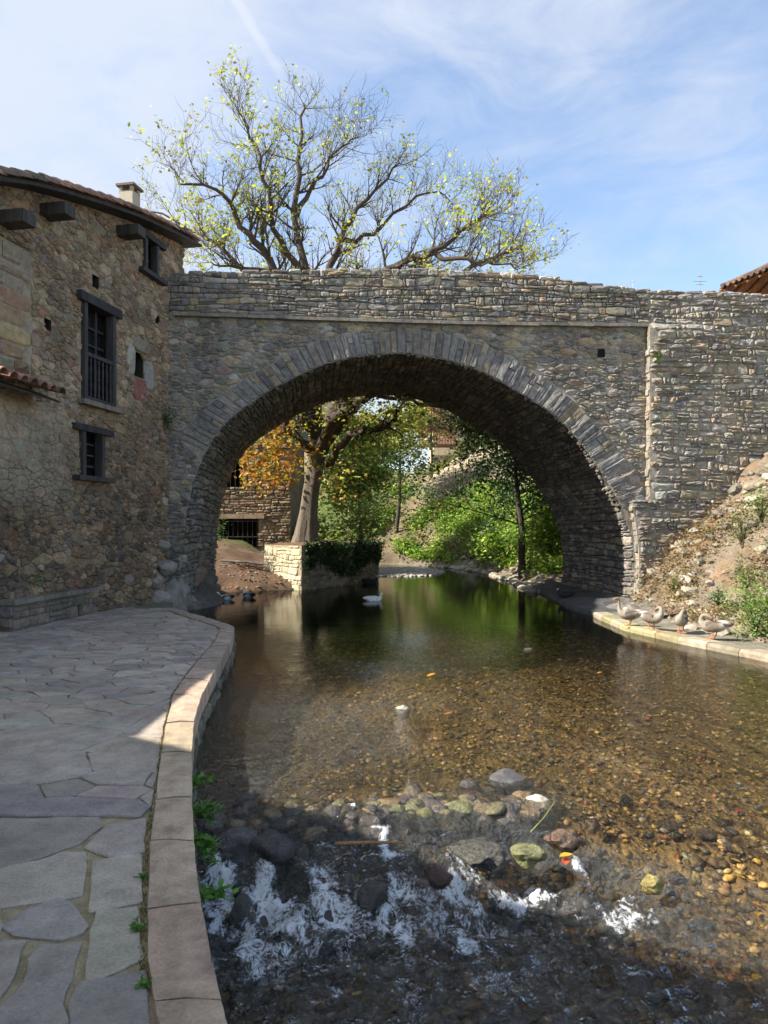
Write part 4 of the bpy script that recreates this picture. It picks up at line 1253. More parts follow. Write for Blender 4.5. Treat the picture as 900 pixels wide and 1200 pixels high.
# water surface
def water_mat():
    m, nt = new_mat('river_water'); T = NT(nt)
    out = T.new('ShaderNodeOutputMaterial')
    vec = pos_vec(T); ripv = pos_vec(T, (1.0, 0.55, 1.0))
    rough = attr(T, 'ripple', 'Fac'); fo = attr(T, 'foam', 'Fac')
    r1 = T.noise(ripv, 3.2, 3, .5, .6); r2 = T.noise(vec, 13.0, 4, .55, .8); r3 = T.noise(vec, 34.0, 3, .5, 1.0)
    h = T.math('ADD', T.math('MULTIPLY', r1, 1.0), T.math('MULTIPLY', r2, .42))
    h = T.math('ADD', h, T.math('MULTIPLY', r3, .16))
    b = T.new('ShaderNodeBump'); b.inputs['Distance'].default_value = 0.16
    T.l.new(T.math('MULTIPLY', rough, 1.0, True), b.inputs['Strength']); T.l.new(h, b.inputs['Height'])
    fr = T.new('ShaderNodeFresnel'); fr.inputs['IOR'].default_value = 1.33; T.l.new(b.outputs[0], fr.inputs['Normal'])
    gl = T.new('ShaderNodeBsdfGlossy'); gl.inputs['Roughness'].default_value = 0.03; T.l.new(b.outputs[0], gl.inputs['Normal'])
    rf = T.new('ShaderNodeBsdfTransparent'); T.l.new(attr(T, 'Col'), rf.inputs['Color'])
    ae = T.new('ShaderNodeBsdfDiffuse'); ae.inputs['Color'].default_value = (.115, .12, .115, 1); T.l.new(b.outputs[0], ae.inputs['Normal'])
    am = T.new('ShaderNodeMixShader'); T.l.new(T.math('MULTIPLY', T.ramp(rough, .5, 1.1, 0, .5), T.ramp(r2, .35, .65, .3, 1.0), True), am.inputs[0]); T.l.new(rf.outputs[0], am.inputs[1]); T.l.new(ae.outputs[0], am.inputs[2])
    mx = T.new('ShaderNodeMixShader'); T.l.new(fr.outputs[0], mx.inputs[0]); T.l.new(am.outputs[0], mx.inputs[1]); T.l.new(gl.outputs[0], mx.inputs[2])
    # foam: broken white streaks
    f0 = T.noise(pos_vec(T, (1, .55, 1)), 11, 9, .68, .9); f2 = T.noise(vec, 52, 6, .75, .6)
    rg = T.math('SUBTRACT', 1.0, T.math('ABSOLUTE', T.math('SUBTRACT', T.math('MULTIPLY', f0, 2.0), 1.0)))
    ff = T.math('ADD', T.math('MULTIPLY', rg, .62), T.math('MULTIPLY', f2, .50))
    fm = T.math('ADD', ff, T.math('MULTIPLY', fo, .40))
    fm = T.ramp(fm, 1.04, 1.18, 0, .95)
    fm = T.math('MULTIPLY', fm, T.ramp(fo, .04, .22, 0, 1), True)
    wd = T.new('ShaderNodeBsdfPrincipled'); wd.inputs['Base Color'].default_value = (.74, .78, .82, 1); wd.inputs['Roughness'].default_value = .45
    b2 = T.new('ShaderNodeBump'); b2.inputs['Distance'].default_value = .03; b2.inputs['Strength'].default_value = 1.0; T.l.new(ff, b2.inputs['Height']); T.l.new(b2.outputs[0], wd.inputs['Normal'])
    mx2 = T.new('ShaderNodeMixShader'); T.l.new(fm, mx2.inputs[0]); T.l.new(mx.outputs[0], mx2.inputs[1]); T.l.new(wd.outputs[0], mx2.inputs[2])
    T.l.new(mx2.outputs[0], out.inputs['Surface']); return m
M['water'] = water_mat()
def wpt(x, y):      # point of the photograph on the water surface
    z = 0.0
    for _ in range(6):
        g = ground(x, y, z); z = float(water_z(np.array([g.x]), np.array([g.y]))[0])
    return ground(x, y, z)
foam_px = [(260, 996, .12, 1), (311, 1008, .13, 1), (377, 996, .08, .9), (392, 1023, .13, 1.0), (447, 973, .10, 1), (482, 996, .08, .9), (255, 1080, .12, .9), (300, 1112, .16, .9), (350, 1098, .13, .95), (300, 1060, .10, .7), (443, 1078, .13, .9), (465, 1098, .12, .9), (470, 1130, .10, .6), (540, 1050, .09, .95), (548, 1115, .08, .8), (527, 1000, .07, .95), (540, 1070, .06, .8), (609, 1008, .08, 1.0), (627, 1040, .07, .95), (632, 1055, .05, .7), (684, 989, .06, .9), (700, 1003, .05, .6), (727, 1044, .07, .8), (745, 1052, .06, .8), (767, 1042, .05, .7), (668, 1028, .05, .7), (330, 1140, .14, .55), (410, 1120, .12, .6), (500, 1150, .12, .45), (280, 1150, .12, .5), (410, 1050, .10, .7), (340, 1020, .10, .7), (560, 1140, .10, .4), (420, 950, .04, .7), (270, 1040, .07, .6)]
FO = [(wpt(x, y), r * 1.2, a) for x, y, r, a in foam_px]
xs = np.concatenate([np.linspace(-7, -2.2, 16)[:-1], np.linspace(-2.2, 2.6, 240)[:-1], np.linspace(2.6, 14, 40)])
ysb = np.concatenate([np.linspace(2.3, 5.8, 200)[:-1], np.linspace(5.8, 12, 90)[:-1], np.linspace(12, 50, 60)])
X, Y = np.meshgrid(xs, ysb)
turb = sstep(0.12, 0.55, weirs(X) - Y) * (1 - .6 * sstep(.9, 2.4, X)) * (1 - .45 * sstep(1.2, 2.4, weirs(X) - Y))
turb = np.maximum(turb, 0.16 * sstep(1.6, 0.1, Y - weirs(X)))
T1 = noise2(X, Y, 4.2, 1.0); T2 = noise2(X, Y, 11.0, 3.0)
T0 = noise2(X, Y, 2.0, 7.0)
Z = water_z(X, Y) + turb * (0.06 * T0 + 0.12 * (0.30 - np.abs(T1)) + 0.06 * (.3 - np.abs(T2)))
foam = np.zeros_like(Z)
Xw = X + .13 * noise2(X, Y, 5.0, 11.0) + .06 * noise2(X, Y, 13.0, 12.0); Yw = Y + .13 * noise2(X, Y, 5.0, 14.0) + .06 * noise2(X, Y, 13.0, 15.0)
for p, r, a in FO:
    d2 = (((Xw - p.x) + .35 * (Yw - p.y)) ** 2 * 1.3 + ((Yw - p.y) * .62) ** 2) / (r * r)
    foam = np.maximum(foam, a * np.exp(-d2))
foam = np.maximum(foam, .62 * turb * sstep(-.15, .35, T1 + .6 * T0) * sstep(2.0, .4, X))
Z += .03 * foam * (1 + T2)
rip = 0.024 + 0.085 * sstep(14, 9, Y) + .85 * sstep(11.0, 7.5, Y) * sstep(2.6, .0, X) * (.5 + .9 * np.clip(noise2(X, Y, .8, 21.0) + .4, 0, 1)) + 1.1 * turb
rip *= 1 - .35 * sstep(1.5, 3.5, X) * sstep(6, 9, Y)
cc = np.empty(X.shape + (3,))
t_ = sstep(9, 17, Y)[..., None]
cc[:] = np.array((.95, .91, .80)) * (1 - t_) + np.array((.62, .62, .48)) * t_
cc *= (1 - .25 * np.clip(turb, 0, 1))[..., None]
lf = (sstep(-.4, -1.5, X) * .25)[..., None]; cc *= 1 - lf
Vv = np.stack([X.ravel(), Y.ravel(), Z.ravel()], 1)
wat = fast_mesh('river_water', Vv, grid_faces(len(xs), len(ysb)), M['water'], cc.reshape(-1, 3), {'ripple': rip.ravel(), 'foam': foam.ravel()}, smooth=True)
wat['kind'] = 'structure'

# boulders
def ico(level=2):
    V = [tuple(v) for v in ICO_V]; Fc = [tuple(f) for f in ICO_F]
    for _ in range(level):
        cache = {}; F2 = []
        def mid(a, b):
            k = (min(a, b), max(a, b))
            if k not in cache:
                p = (np.array(V[a]) + V[b]); p /= np.linalg.norm(p); V.append(tuple(p)); cache[k] = len(V) - 1
            return cache[k]
        for a, b, c in Fc:
            x, y, z = mid(a, b), mid(b, c), mid(c, a); F2 += [(a, x, z), (b, y, x), (c, z, y), (x, y, z)]
        Fc = F2
    return np.array(V), Fc
ICO3 = ico(3); ICO2 = ico(2); ICO1 = ico(1)
def rock_v(seed, sx_, sy_, sz_, rz=0.0, lev=ICO3, rough=.28, angular=.5):
    V0, Fc = lev; rr = random.Random(seed)
    V = V0.copy(); o = Vector((seed * 3.7, seed * 1.3, 0))
    planes = [(Vector((rr.uniform(-1, 1), rr.uniform(-1, 1), rr.uniform(-.6, 1))).normalized(), rr.uniform(.62, .9)) for _ in range(7)]
    out = []
    for v in V:
        v = Vector(v); k = 1 + rough * mn.noise(v * 1.1 + o) + rough * .35 * mn.noise(v * 3.1 + o)
        p = v * k
        for n_, d_ in planes:
            e = p.dot(n_) - d_
            if e > 0: p -= n_ * e * angular
        out.append(p)
    V = np.array([tuple(p) for p in out]) * np.array((sx_, sy_, sz_))
    c, s_ = math.cos(rz), math.sin(rz)
    V = np.stack([V[:, 0] * c - V[:, 1] * s_, V[:, 0] * s_ + V[:, 1] * c, V[:, 2]], 1)
    return V, Fc
def boulder(x, y, wpx, hpx, col, label, seed, wet=True, top=.02, angular=.4, group=None, deep=1.0):
    p = wpt(x, y); Yd = p.y
    a = wpx / F * Yd; h = max(.05, hpx / F * Yd * 1.3) 
    V, Fc = rock_v(seed, a, a * .75, h, RND.uniform(-.4, .4), rough=.5, angular=min(1, angular + .35))
    zt = V[:, 2].max()
    gm_ = sum(col) / 3; col = tuple(lerp(c_, gm_ * f_, .30) for c_, f_ in zip(col, (1.15, 1.0, .8))); top = top * (.35 if wet else .8)
    o = MB().add(V, Fc, col).build('boulder', M['wet_rock'] if wet else M['rock'], None, smooth=True)
    o.location = (p.x, p.y, p.z + top - zt * deep + zt * (deep - 1) )
    tag(o, label, 'boulder', group); return o
B = boulder
G_ = 'boulders along the little weir'
B(274, 973, 30, 14, (.10, .09, .10), 'dark purple-grey boulder touching the leafy weeds on the river wall', 1, top=.035)
B(323, 979, 38, 17, (.055, .055, .06), 'wide glossy black boulder second from the river wall in the weir', 2, top=.035)
B(346, 957, 19, 9, (.15, .11, .05), 'small olive-brown stone behind the wide black boulder', 3, top=.02)
B(380, 951, 26, 12, (.06, .055, .055), 'low dark boulder beside the yellow-green stone in the weir', 4, top=.025)
B(422, 957, 21, 15, (.17, .17, .06), 'rounded yellow-green mossy stone in the middle of the weir', 5, top=.02)
B(445, 944, 20, 9, (.16, .085, .05), 'rust-coloured flat stone just behind the yellow-green stone', 6, top=.015)
B(507, 929, 17, 9, (.23, .11, .06), 'small reddish-brown stone at the upstream lip of the weir', 7, top=.02)
B(558, 932, 30, 12, (.28, .13, .045), 'broad flat orange-brown slab of stone under thin water', 8, top=.012)
B(591, 912, 28, 8, (.09, .09, .095), 'jagged dry grey stone above the orange-brown slab', 9, wet=False, top=.06, angular=.9)
B(635, 938, 16, 10, (.46, .43, .36), 'pale cream stone standing dry beyond the weir', 10, wet=False, top=.05, angular=.7)
B(560, 986, 34, 14, (.07, .07, .06), 'dark slanting slab with a hollow below at the weir centre', 11, top=.05, angular=.9)
B(618, 990, 22, 11, (.19, .20, .06), 'bright moss-green rounded stone right of the dark slab', 12, top=.045)
B(660, 974, 22, 9, (.15, .08, .045), 'brown stone behind and right of the moss-green one', 13, top=.01)
B(762, 1025, 14, 9, (.34, .27, .04), 'yellow stone lying alone in the shallow right side', 14, top=.01)
B(597, 1048, 24, 12, (.08, .06, .05), 'submerged brown stone below the moss-green one', 15, top=.0)
B(292, 1052, 36, 30, (.045, .048, .042), 'largest black boulder awash beside the kerb', 16, top=.06)
B(387, 1069, 30, 21, (.045, .043, .04), 'black boulder splashed by foam in mid rapids', 17, top=.06, angular=.7)
B(435, 1036, 22, 20, (.06, .055, .045), 'dark round boulder just upstream of the foam-splashed one', 18, top=.03)
B(420, 1158, 19, 11, (.30, .22, .05), 'submerged ochre stone low in the rapids', 19, top=-.01)
B(471, 830, 10, 7, (.40, .37, .30), 'small white stone alone in the calm pool', 20, wet=False, top=.05, angular=.6)
B(617, 761, 6, 4, (.42, .32, .24), 'tiny pinkish stone in the pool below the tree reflection', 21, wet=False, top=.03)
B(734, 932, 7, 5, (.02, .02, .022), 'small black stone in the golden shallows', 22, top=.02)
B(695, 958, 9, 6, (.25, .17, .14), 'small pinkish stone in the shallows beside the brown one', 23, top=.015)
B(865, 917, 8, 5, (.15, .15, .16), 'small grey stone in the shallows by the right edge', 24, top=.02)
B(512, 1010, 18, 10, (.09, .035, .03), 'dark red-brown stone below the dark slab', 25, top=.0)
B(680, 1052, 22, 12, (.06, .055, .055), 'dark grey stone in shade right of the rapids', 26, top=.0)
B(530, 955, 16, 8, (.20, .14, .04), 'ochre stone between the reddish stone and the slab', 27, top=.0)
B(480, 950, 14, 7, (.13, .11, .05), 'olive pebbly stone at the weir lip', 28, top=.0)
# more drowned stones in the rapids, joined: small and under broken water
mb = MB(); rr = random.Random(9)
for _ in range(150):
    x = rr.uniform(-1.5, 2.4); y = rr.uniform(3.1, 5.1)
    if x < edge_x(y) + .1: continue
    s_ = rr.uniform(.03, .085); V, Fc = rock_v(rr.randrange(999), s_, s_ * .8, s_ * .45, rr.uniform(0, 3), lev=ICO1, angular=.8)
    zz = float(bed_z(np.array([x]), np.array([y]))[0]) + s_ * .1
    mb.add(V + np.array((x, y, zz)), Fc, pick([(3, (.07, .06, .05)), (2, (.11, .09, .06)), (1, (.16, .12, .07)), (.5, (.22, .16, .06))], rr))
for _ in range(95):
    x = rr.uniform(-1.45, 1.15); y = weir_y(x) + rr.gauss(.0, .13); s_ = rr.uniform(.05, .12)
    if x < edge_x(y) + .08: continue
    V, Fc = rock_v(rr.randrange(999), s_, s_ * .8, s_ * .55, rr.uniform(0, 3), lev=ICO2, angular=.9, rough=.5)
    mb.add(V + np.array((x, y, float(water_z(np.array([x]), np.array([y]))[0]) - s_ * rr.uniform(.15, .5))), Fc, pick([(3, (.07, .06, .055)), (2, (.13, .10, .06)), (1, (.18, .12, .06)), (1, (.16, .15, .07))], rr))
tag(mb.build('cobbles', M['wet_rock'], None, smooth=True, kind='stuff'), 'dark drowned cobbles beneath the rapids', 'cobbles')

# sticks and floating leaves
a, b = wpt(393, 996), wpt(472, 996)
mb = MB().tube([a + Vector((0, 0, .04)), a.lerp(b, .5) + Vector((0, -.01, .05)), b + Vector((0, 0, .045))], [.009, .010, .007], 7, (.36, .20, .09)).tube([b + Vector((.0, 0, .03)), b + Vector((.03, .01, .12))], [.006, .004], 6, (.36, .18, .09))
tag(mb.build('stick', M['bark'], None), 'thin orange-brown stick lying across the rapids', 'stick')
a, b = wpt(622, 984), wpt(650, 950)
tag(MB().tube([a + Vector((0, 0, .05)), a.lerp(b, .5) + Vector((.0, 0, .04)), b + Vector((0, 0, .06))], [.004, .003, .002], 5, (.40, .42, .12)).build('twig', M['bark'], None), 'thin yellow-green stem rising from the moss-green stone', 'twig')
def leaf_shape(L, W, curl=.15):
    pr = [(0, 0), (.25, .8), (.5, 1), (.75, .62), (1, 0), (.75, -.62), (.5, -1), (.25, -.8)]
    V = [(x * L, y * W / 2, curl * W * abs(y)) for x, y in pr] + [(.5 * L, 0, -.01 * L)]
    return np.array(V), [(i, (i + 1) % 8, 8) for i in range(8)]
def place_leaf(p, L, W, yaw, col, name, label, cat='leaf', tilt=.1, parent=None):
    V, Fc = leaf_shape(L, W); V = V.copy(); V[:, 2] += V[:, 0] * tilt
    c, s_ = math.cos(yaw), math.sin(yaw)
    V = np.stack([V[:, 0] * c - V[:, 1] * s_, V[:, 0] * s_ + V[:, 1] * c, V[:, 2]], 1)
    o = MB().add(V, Fc, col).build(name, M['leaf'], parent); o.location = p; tag(o, label, cat); return o
place_leaf(wpt(500, 794) + Vector((0, 0, .012)), .13, .09, .3, (.62, .24, .02), 'fallen_leaf', 'orange leaf floating upstream of the white stone', tilt=.25)
place_leaf(wpt(662, 1024) + Vector((0, 0, .05)), .07, .05, 1.2, (.55, .10, .06), 'fallen_leaf', 'red leaf caught in the foam below the moss-green stone', tilt=.3)
place_leaf(wpt(655, 1012) + Vector((0, 0, .04)), .09, .05, .2, (.58, .40, .04), 'fallen_leaf', 'yellow leaf caught beside the red one in the rapids', tilt=.1)
place_leaf(wpt(520, 838) + Vector((0, 0, .01)), .10, .05, .1, (.40, .17, .06), 'fallen_leaf', 'brown leaf drifting right of the white stone')
place_leaf(wpt(700, 790) + Vector((0, 0, .01)), .10, .05, .6, (.45, .28, .05), 'fallen_leaf', 'tan leaf drifting in the calm water in front of the geese')
# litter of small leaves under water, joined
mb = MB()
for _ in range(420):
    y = 3.6 + 9 * rr.random() ** 1.5; x = rr.uniform(-.8, 5.2)
    if x > rb_x(y) or abs(x / y) > .6: continue
    z = float(bed_z(np.array([x]), np.array([y]))[0]) + .035
    V, Fc = leaf_shape(rr.uniform(.04, .09), rr.uniform(.02, .045)); an = rr.uniform(0, 6.3); c, s_ = math.cos(an), math.sin(an)
    V = np.stack([V[:, 0] * c - V[:, 1] * s_, V[:, 0] * s_ + V[:, 1] * c, V[:, 2]], 1) + (x, y, z)
    mb.add(V, Fc, pick([(3, (.48, .30, .04)), (2, (.45, .20, .04)), (1, (.42, .08, .04)), (1, (.50, .42, .10))], rr))
tag(mb.build('sunken_leaves', M['leaf'], None, kind='stuff'), 'yellow and orange leaves sunk among the pebbles', 'leaves')

# ------------------------------------------------------------------ RIGHT BANK
def bank_geo(X, Y):
    """height of the dry rocky bank and ledge on the right"""
    X = np.asarray(X, float); Y = np.asarray(Y, float)
    d = X - rb_x(Y)
    wy = 17.0 + .0875 * (X + 4.8) - .26 - 0.02     # front of the wall
    led = -0.9 * sstep(0.02, -0.25, d) + 0.10 * sstep(-.06, 0.06, d)
    sl = np.clip((d - 1.15) * 0.85, 0, None)
    # rise towards the wall: photo outline of the heap against the wall
    hp = np.interp(X, [5.9, 6.6, 7.15, 7.6, 8.2, 8.9, 9.6, 10.5, 14], [0.05, .9, 1.45, 1.9, 2.5, 3.3, 3.9, 4.4, 5.2])
    up = hp * sstep(0, 1, 1 - np.clip((wy - Y - .1) / 4.4, 0, 1)) 
    z = led + np.maximum(up * sstep(.7, 1.6, d), np.minimum(sl * .42, 3.5) * sstep(17.5, 11, Y))
    # under and beyond the bridge only the ledge goes on
    beyond = sstep(wy + .0, wy + .05, Y)
    z = z * (1 - beyond) + beyond * (led + .10 * sstep(.1, .8, d))
    return z
xs = np.linspace(4.2, 13, 130); ysb = np.linspace(6.5, 24.5, 200)
X, Y = np.meshgrid(xs, ysb)
Z = bank_geo(X, Y); dd = X - rb_x(Y)
N1, N2, N3 = noise2(X, Y, 1.3, 2.2), noise2(X, Y, 4.0, 3.3), noise2(X, Y, 9.0, 8.8)
k = sstep(.9, 1.8, dd)
Z = Z + k * (.16 * N1 + .10 * np.abs(N2) + .05 * N3) + (1 - k) * .012 * N2
cc = np.empty(X.shape + (3,)); cc[:] = (.25, .20, .14)
kk = sstep(0, .35, N1 + .4 * N2)[..., None]; cc = cc * (1 - kk) + np.array((.25, .17, .10)) * kk
cc = cc * k[..., None] + np.array((.26, .235, .18)) * (1 - k[..., None])
cc *= (1 - .62 * sstep(16.2, 17.6, Y))[..., None] ** 1.0 * .98 + .02 if False else 1.0
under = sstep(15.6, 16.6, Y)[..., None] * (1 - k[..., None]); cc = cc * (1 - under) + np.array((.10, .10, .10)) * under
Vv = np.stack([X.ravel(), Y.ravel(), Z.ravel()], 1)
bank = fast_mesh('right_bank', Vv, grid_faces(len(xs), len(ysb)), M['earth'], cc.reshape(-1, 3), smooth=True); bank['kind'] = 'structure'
def bank_z(x, y):
    X_ = np.array([x]); Y_ = np.array([y]); z = float(bank_geo(X_, Y_)[0]); d = float(x - rb_x(y)); k_ = float(sstep(.9, 1.8, d))
    return z + k_ * (.16 * n3(x * 1.3, y * 1.3, 2.2) + .10 * abs(n3(x * 4, y * 4, 3.3)) + .05 * n3(x * 9, y * 9, 8.8)) + (1 - k_) * .012 * n3(x * 4, y * 4, 3.3)
# pale kerb edge along the ledge
ledge = empty('ledge_kerb', 'pale concrete lip', None, kind='structure')
prev = None
ly = np.arange(9.4, 16.3, .62)
for i in range(len(ly) - 1):
    y0, y1 = ly[i] + .006, ly[i + 1] - .006; V = []
    for y in (y0, (y0 + y1) / 2, y1):
        x = rb_x(y)
        for (dx, z) in ((-.03, -.35), (-.05, .07), (-.02, .115), (.24, .12), (.27, .05)): V.append((x + dx + rr.uniform(-.006, .006), y, z + rr.uniform(-.006, .006)))
    Fc = [(a * 5 + j, a * 5 + 5 + j, a * 5 + 6 + j, a * 5 + 1 + j) for a in range(2) for j in range(4)] + [(0, 1, 2, 3, 4), (14, 13, 12, 11, 10)]
    cw = [(-.35), 0]
    MB().add(V, Fc, pick([(1, (.33, .29, .21)), (1, (.29, .25, .18)), (1, (.31, .28, .15))], rr)).build('ledge_block', M['kerb'], ledge, center=True)
# rocks embedded in the bank and under the wall
bank_rocks = []
rr = random.Random(77)
for _ in range(640):
    y = rr.uniform(10.2, 17.9); x = rb_x(y) + rr.uniform(.9, 5.5) ** 1.0
    wy = 17.0 + .0875 * (x + 4.8) - .3
    if y > wy or x > .56 * y + .6: continue
    s_ = rr.uniform(.05, .17) if rr.random() < .85 else rr.uniform(.17, .30)
    z = bank_z(x, y); V, Fc = rock_v(rr.randrange(999), s_, s_ * .8, s_ * .6, rr.uniform(0, 3), lev=ICO1, angular=1.0, rough=.5)
    bank_rocks.append((V + np.array((x, y, z + s_ * .0)), Fc, pick([(3, (.27, .235, .175)), (2, (.22, .175, .125)), (1, (.34, .30, .24)), (1, (.16, .145, .12))], rr)))
bank_things = empty('bank_rocks', 'rocks of the bank', None, kind='structure')
lay(bank_things, bank_rocks, M['rock'], 'rock', 'small_rocks', 220)
# a few wedge of stones at the left pier foot: rough cemented mound
mound = empty('pier_footing', 'rough cemented boulder footing where house and bridge pier meet the walkway', 'footing')
fs = []
rr = random.Random(88)
for (x, y, w, z, c) in [(190, 700, 26, .15, (.28, .25, .21)), (205, 690, 24, .3, (.30, .28, .24)), (214, 703, 22, .1, (.25, .24, .22)), (180, 680, 24, .55, (.24, .22, .19)), (196, 665, 18, .8, (.27, .25, .21)), (226, 700, 20, .1, (.24, .22, .20)), (236, 695, 18, .05, (.20, .18, .16)), (158, 706, 20, .05, (.22, .19, .15)), (140, 700, 18, .1, (.20, .17, .13)), (170, 712, 14, .0, (.24, .23, .22)), (195, 716, 12, .0, (.20, .20, .20)), (222, 676, 26, .5, (.26, .18, .13)), (240, 680, 20, .4, (.19, .17, .15)), (205, 660, 18, 1.0, (.22, .2, .17)), (248, 690, 16, .15, (.21, .19, .17)), (208, 708, 22, .1, (.24, .22, .19)), (218, 712, 16, .0, (.20, .19, .18)), (228, 708, 14, .0, (.22, .20, .18)), (200, 708, 16, .0, (.27, .25, .22)), (186, 690, 16, .4, (.23, .17, .12)), (176, 698, 18, .2, (.21, .18, .14)), (212, 640, 16, 1.3, (.2, .18, .15)), (190, 640, 14, 1.3, (.25, .23, .19)), (230, 655, 20, .9, (.22, .16, .12))]:
    Yd = 16.6 if x < 200 else (17.0 + (x - 200) * .085)
    p = pxY(x, y, Yd); a = w / F * Yd * .78
    V, Fc = rock_v(int(x * 7 + y), a, a * .8, a * .72, rr.uniform(0, 3), lev=ICO2, angular=.7)
    fs.append((V + np.array(tuple(p)), Fc, c))
for V, Fc, c in fs: MB().add(V, Fc, c).build('footing_stone', M['house_stone'], mound, center=True)
mb = MB()
V, Fc = rock_v(501, .62, .45, .95, .2, lev=ICO3, angular=.7, rough=.5); mb.add(V + np.array((-4.95, 16.75, .0)), Fc, (.26, .245, .21))
V, Fc = rock_v(502, .8, 2.4, .55, -.05, lev=ICO3, angular=.2); mb.add(V + np.array((-5.15, 19.4, -.1)), Fc, (.15, .14, .12))
mb.build('cement_core', M['mortar'], mound, smooth=True)

# ------------------------------------------------------------------ LAND BEYOND THE BRIDGE
def land_z(X, Y):
    X = np.asarray(X, float); Y = np.asarray(Y, float)
    dr = X - rb_x(Y); dl = lb_x(Y) - X
    zr = np.clip(dr, 0, None); zr = .12 * sstep(0, .3, dr) + .75 * np.clip(dr - .3, 0, None) * sstep(24, 27, Y) + .15 * np.clip(dr, 0, 3)
    dn = (Y - 39.0) + 0.25 * (X - 2)                # far bank across the bend
    cap = 6.6 + 3.4 * sstep(3.0, 7.0, X)
    zn = np.where(Y > 36, cap * (1 - np.exp(-np.clip(dn, 0, None) * 1.0 / cap)), 0)
    zr = np.maximum(np.minimum(zr, cap), zn)
    zl = .10 * sstep(0, .4, dl) + np.clip(dl, 0, 6) * .22 * sstep(20, 24, Y) + np.clip(Y - 31, 0, 30) * .12 * sstep(0, 3, dl)
    water = (dr < 0) & (dl < 0)
    z = np.where(dr > 0, zr, np.where(dl > 0, np.maximum(zl, zn * sstep(36, 44, Y)), -.5 * sstep(0, .5, np.minimum(-dr, -dl)) - .02))
    z = np.where((Y > 40), np.maximum(z, zn), z)
    return z
xs = np.linspace(-26, 30, 225); ysb = np.concatenate([np.linspace(19.0, 46, 190)[:-1], np.linspace(46, 120, 70)])
X, Y = np.meshgrid(xs, ysb)
LN1, LN2, LN3 = noise2(X, Y, .35, 2.7), noise2(X, Y, 1.3, 4.1), noise2(X, Y, 3.1, 6.1)
Z = land_z(X, Y)
hk = sstep(.15, 1.2, Z)
Z = Z + hk * (.5 * LN1 + .22 * LN2 + .08 * LN3)
# keep the land out of the bridge footprint
inb = (Y < 23.3) & (X > -5.4) & (X < 6.3)
Z = np.where(inb & (X < 0), np.minimum(Z, .10), Z); Z = np.where((Y < 24.3) & (X > 4), np.minimum(Z, -.3 if False else .0 - .3 * (Y < 23.8)), Z)
cc = np.empty(X.shape + (3,)); cc[:] = (.20, .155, .095)
gr = sstep(-.05, .25, LN1 + .5 * LN2)[..., None]; cc = cc * (1 - gr) + np.array((.10, .14, .035)) * gr
rk = (sstep(4.0, 6.0, Z + LN1 * 1.5) * sstep(-2, 3, X))[..., None]; cc = cc * (1 - rk) + np.array((.42, .34, .24)) * rk
lo = sstep(.5, .1, Z)[..., None]; cc = cc * (1 - lo) + np.array((.19, .16, .12)) * lo
ldb = (sstep(-1.5, -4, X) * sstep(31, 28, Y))[..., None]; cc = cc * (1 - ldb) + np.array((.15, .095, .06)) * ldb
Vv = np.stack([X.ravel(), Y.ravel(), Z.ravel()], 1)
land = fast_mesh('hillside', Vv, grid_faces(len(xs), len(ysb)), M['earth'], cc.reshape(-1, 3), smooth=True); land['kind'] = 'structure'
LZ = Z
def lz(x, y):
    i = int(np.clip(np.searchsorted(xs, x) - 1, 0, len(xs) - 2)); j = int(np.clip(np.searchsorted(ysb, y) - 1, 0, len(ysb) - 2))
    return float(LZ[j, i])
# plain ground sheet to the horizon, just under everything
gm = MB().add([(-600, -60, -1.6), (600, -60, -1.6), (600, 1500, -1.6), (-600, 1500, -1.6)], [(0, 1, 2, 3)], (.12, .12, .06)).build('ground', M['earth'], None)
gm['kind'] = 'structure'
gm2 = MB().add([(9.5, -40, 1.2), (60, -40, 1.2), (60, 22, 1.2), (12.5, 22, 1.2), (12.0, 8, 1.0)], [(0, 1, 2, 3, 4)], (.2, .17, .11)).build('right_terrace', M['earth'], None); gm2['kind'] = 'structure'

# gravel bar and shingle
n_g = 3800
gx = nr.uniform(-1.2, 3.6, n_g); gy = nr.uniform(29, 37, n_g)
bar = ((gx - .6) / 2.1) ** 2 + ((gy - 33.5) / 3.6) ** 2
kp = bar < 1; gx, gy, bar = gx[kp], gy[kp], bar[kp]
scatter_pebbles('gravel_bar', np.stack([gx, gy, .05 * (1 - bar) + .0], 1), nr.uniform(.05, .14, len(gx)), pal_arr([(2, (.30, .27, .22)), (2, (.22, .2, .17)), (1, (.38, .34, .28))], len(gx)), M['rock'], label='grey gravel bar breaking the water beyond the bridge', cat='gravel')
# litter and stones on the left dirt bank and along the right waterline
n_g = 1500
gy = nr.uniform(22.8, 29.5, n_g); gx = lb_x(gy) - nr.uniform(0, 3.5, n_g) ** 1.0
gz = np.array([lz(a, b) for a, b in zip(gx, gy)]) + .02
scatter_pebbles('bank_litter', np.stack([gx, gy, gz], 1), nr.uniform(.02, .06, len(gx)), pal_arr([(3, (.16, .09, .05)), (2, (.26, .13, .06)), (1, (.30, .26, .2)), (.5, (.4, .16, .06))], len(gx)), M['pebble'], label='brown leaf litter and stones on the dirt slope before the barred opening', cat='litter')
rocks_ = []
for _ in range(260):
    y = rr.uniform(22.5, 38); x = rb_x(y) + rr.uniform(-.25, 1.0); s_ = rr.uniform(.08, .28)
    V, Fc = rock_v(rr.randrange(999), s_, s_ * .8, s_ * .5, rr.uniform(0, 3), lev=ICO1, angular=.8)
    rocks_.append((V + np.array((x, y, max(lz(x, y), 0) + s_ * .1)), Fc, pick([(2, (.34, .30, .22)), (2, (.24, .2, .15)), (1, (.42, .38, .30))], rr)))
shore = empty('shore_rocks', 'shore', None, kind='structure'); lay(shore, rocks_, M['rock'], 'rock', 'small_rocks', 120)
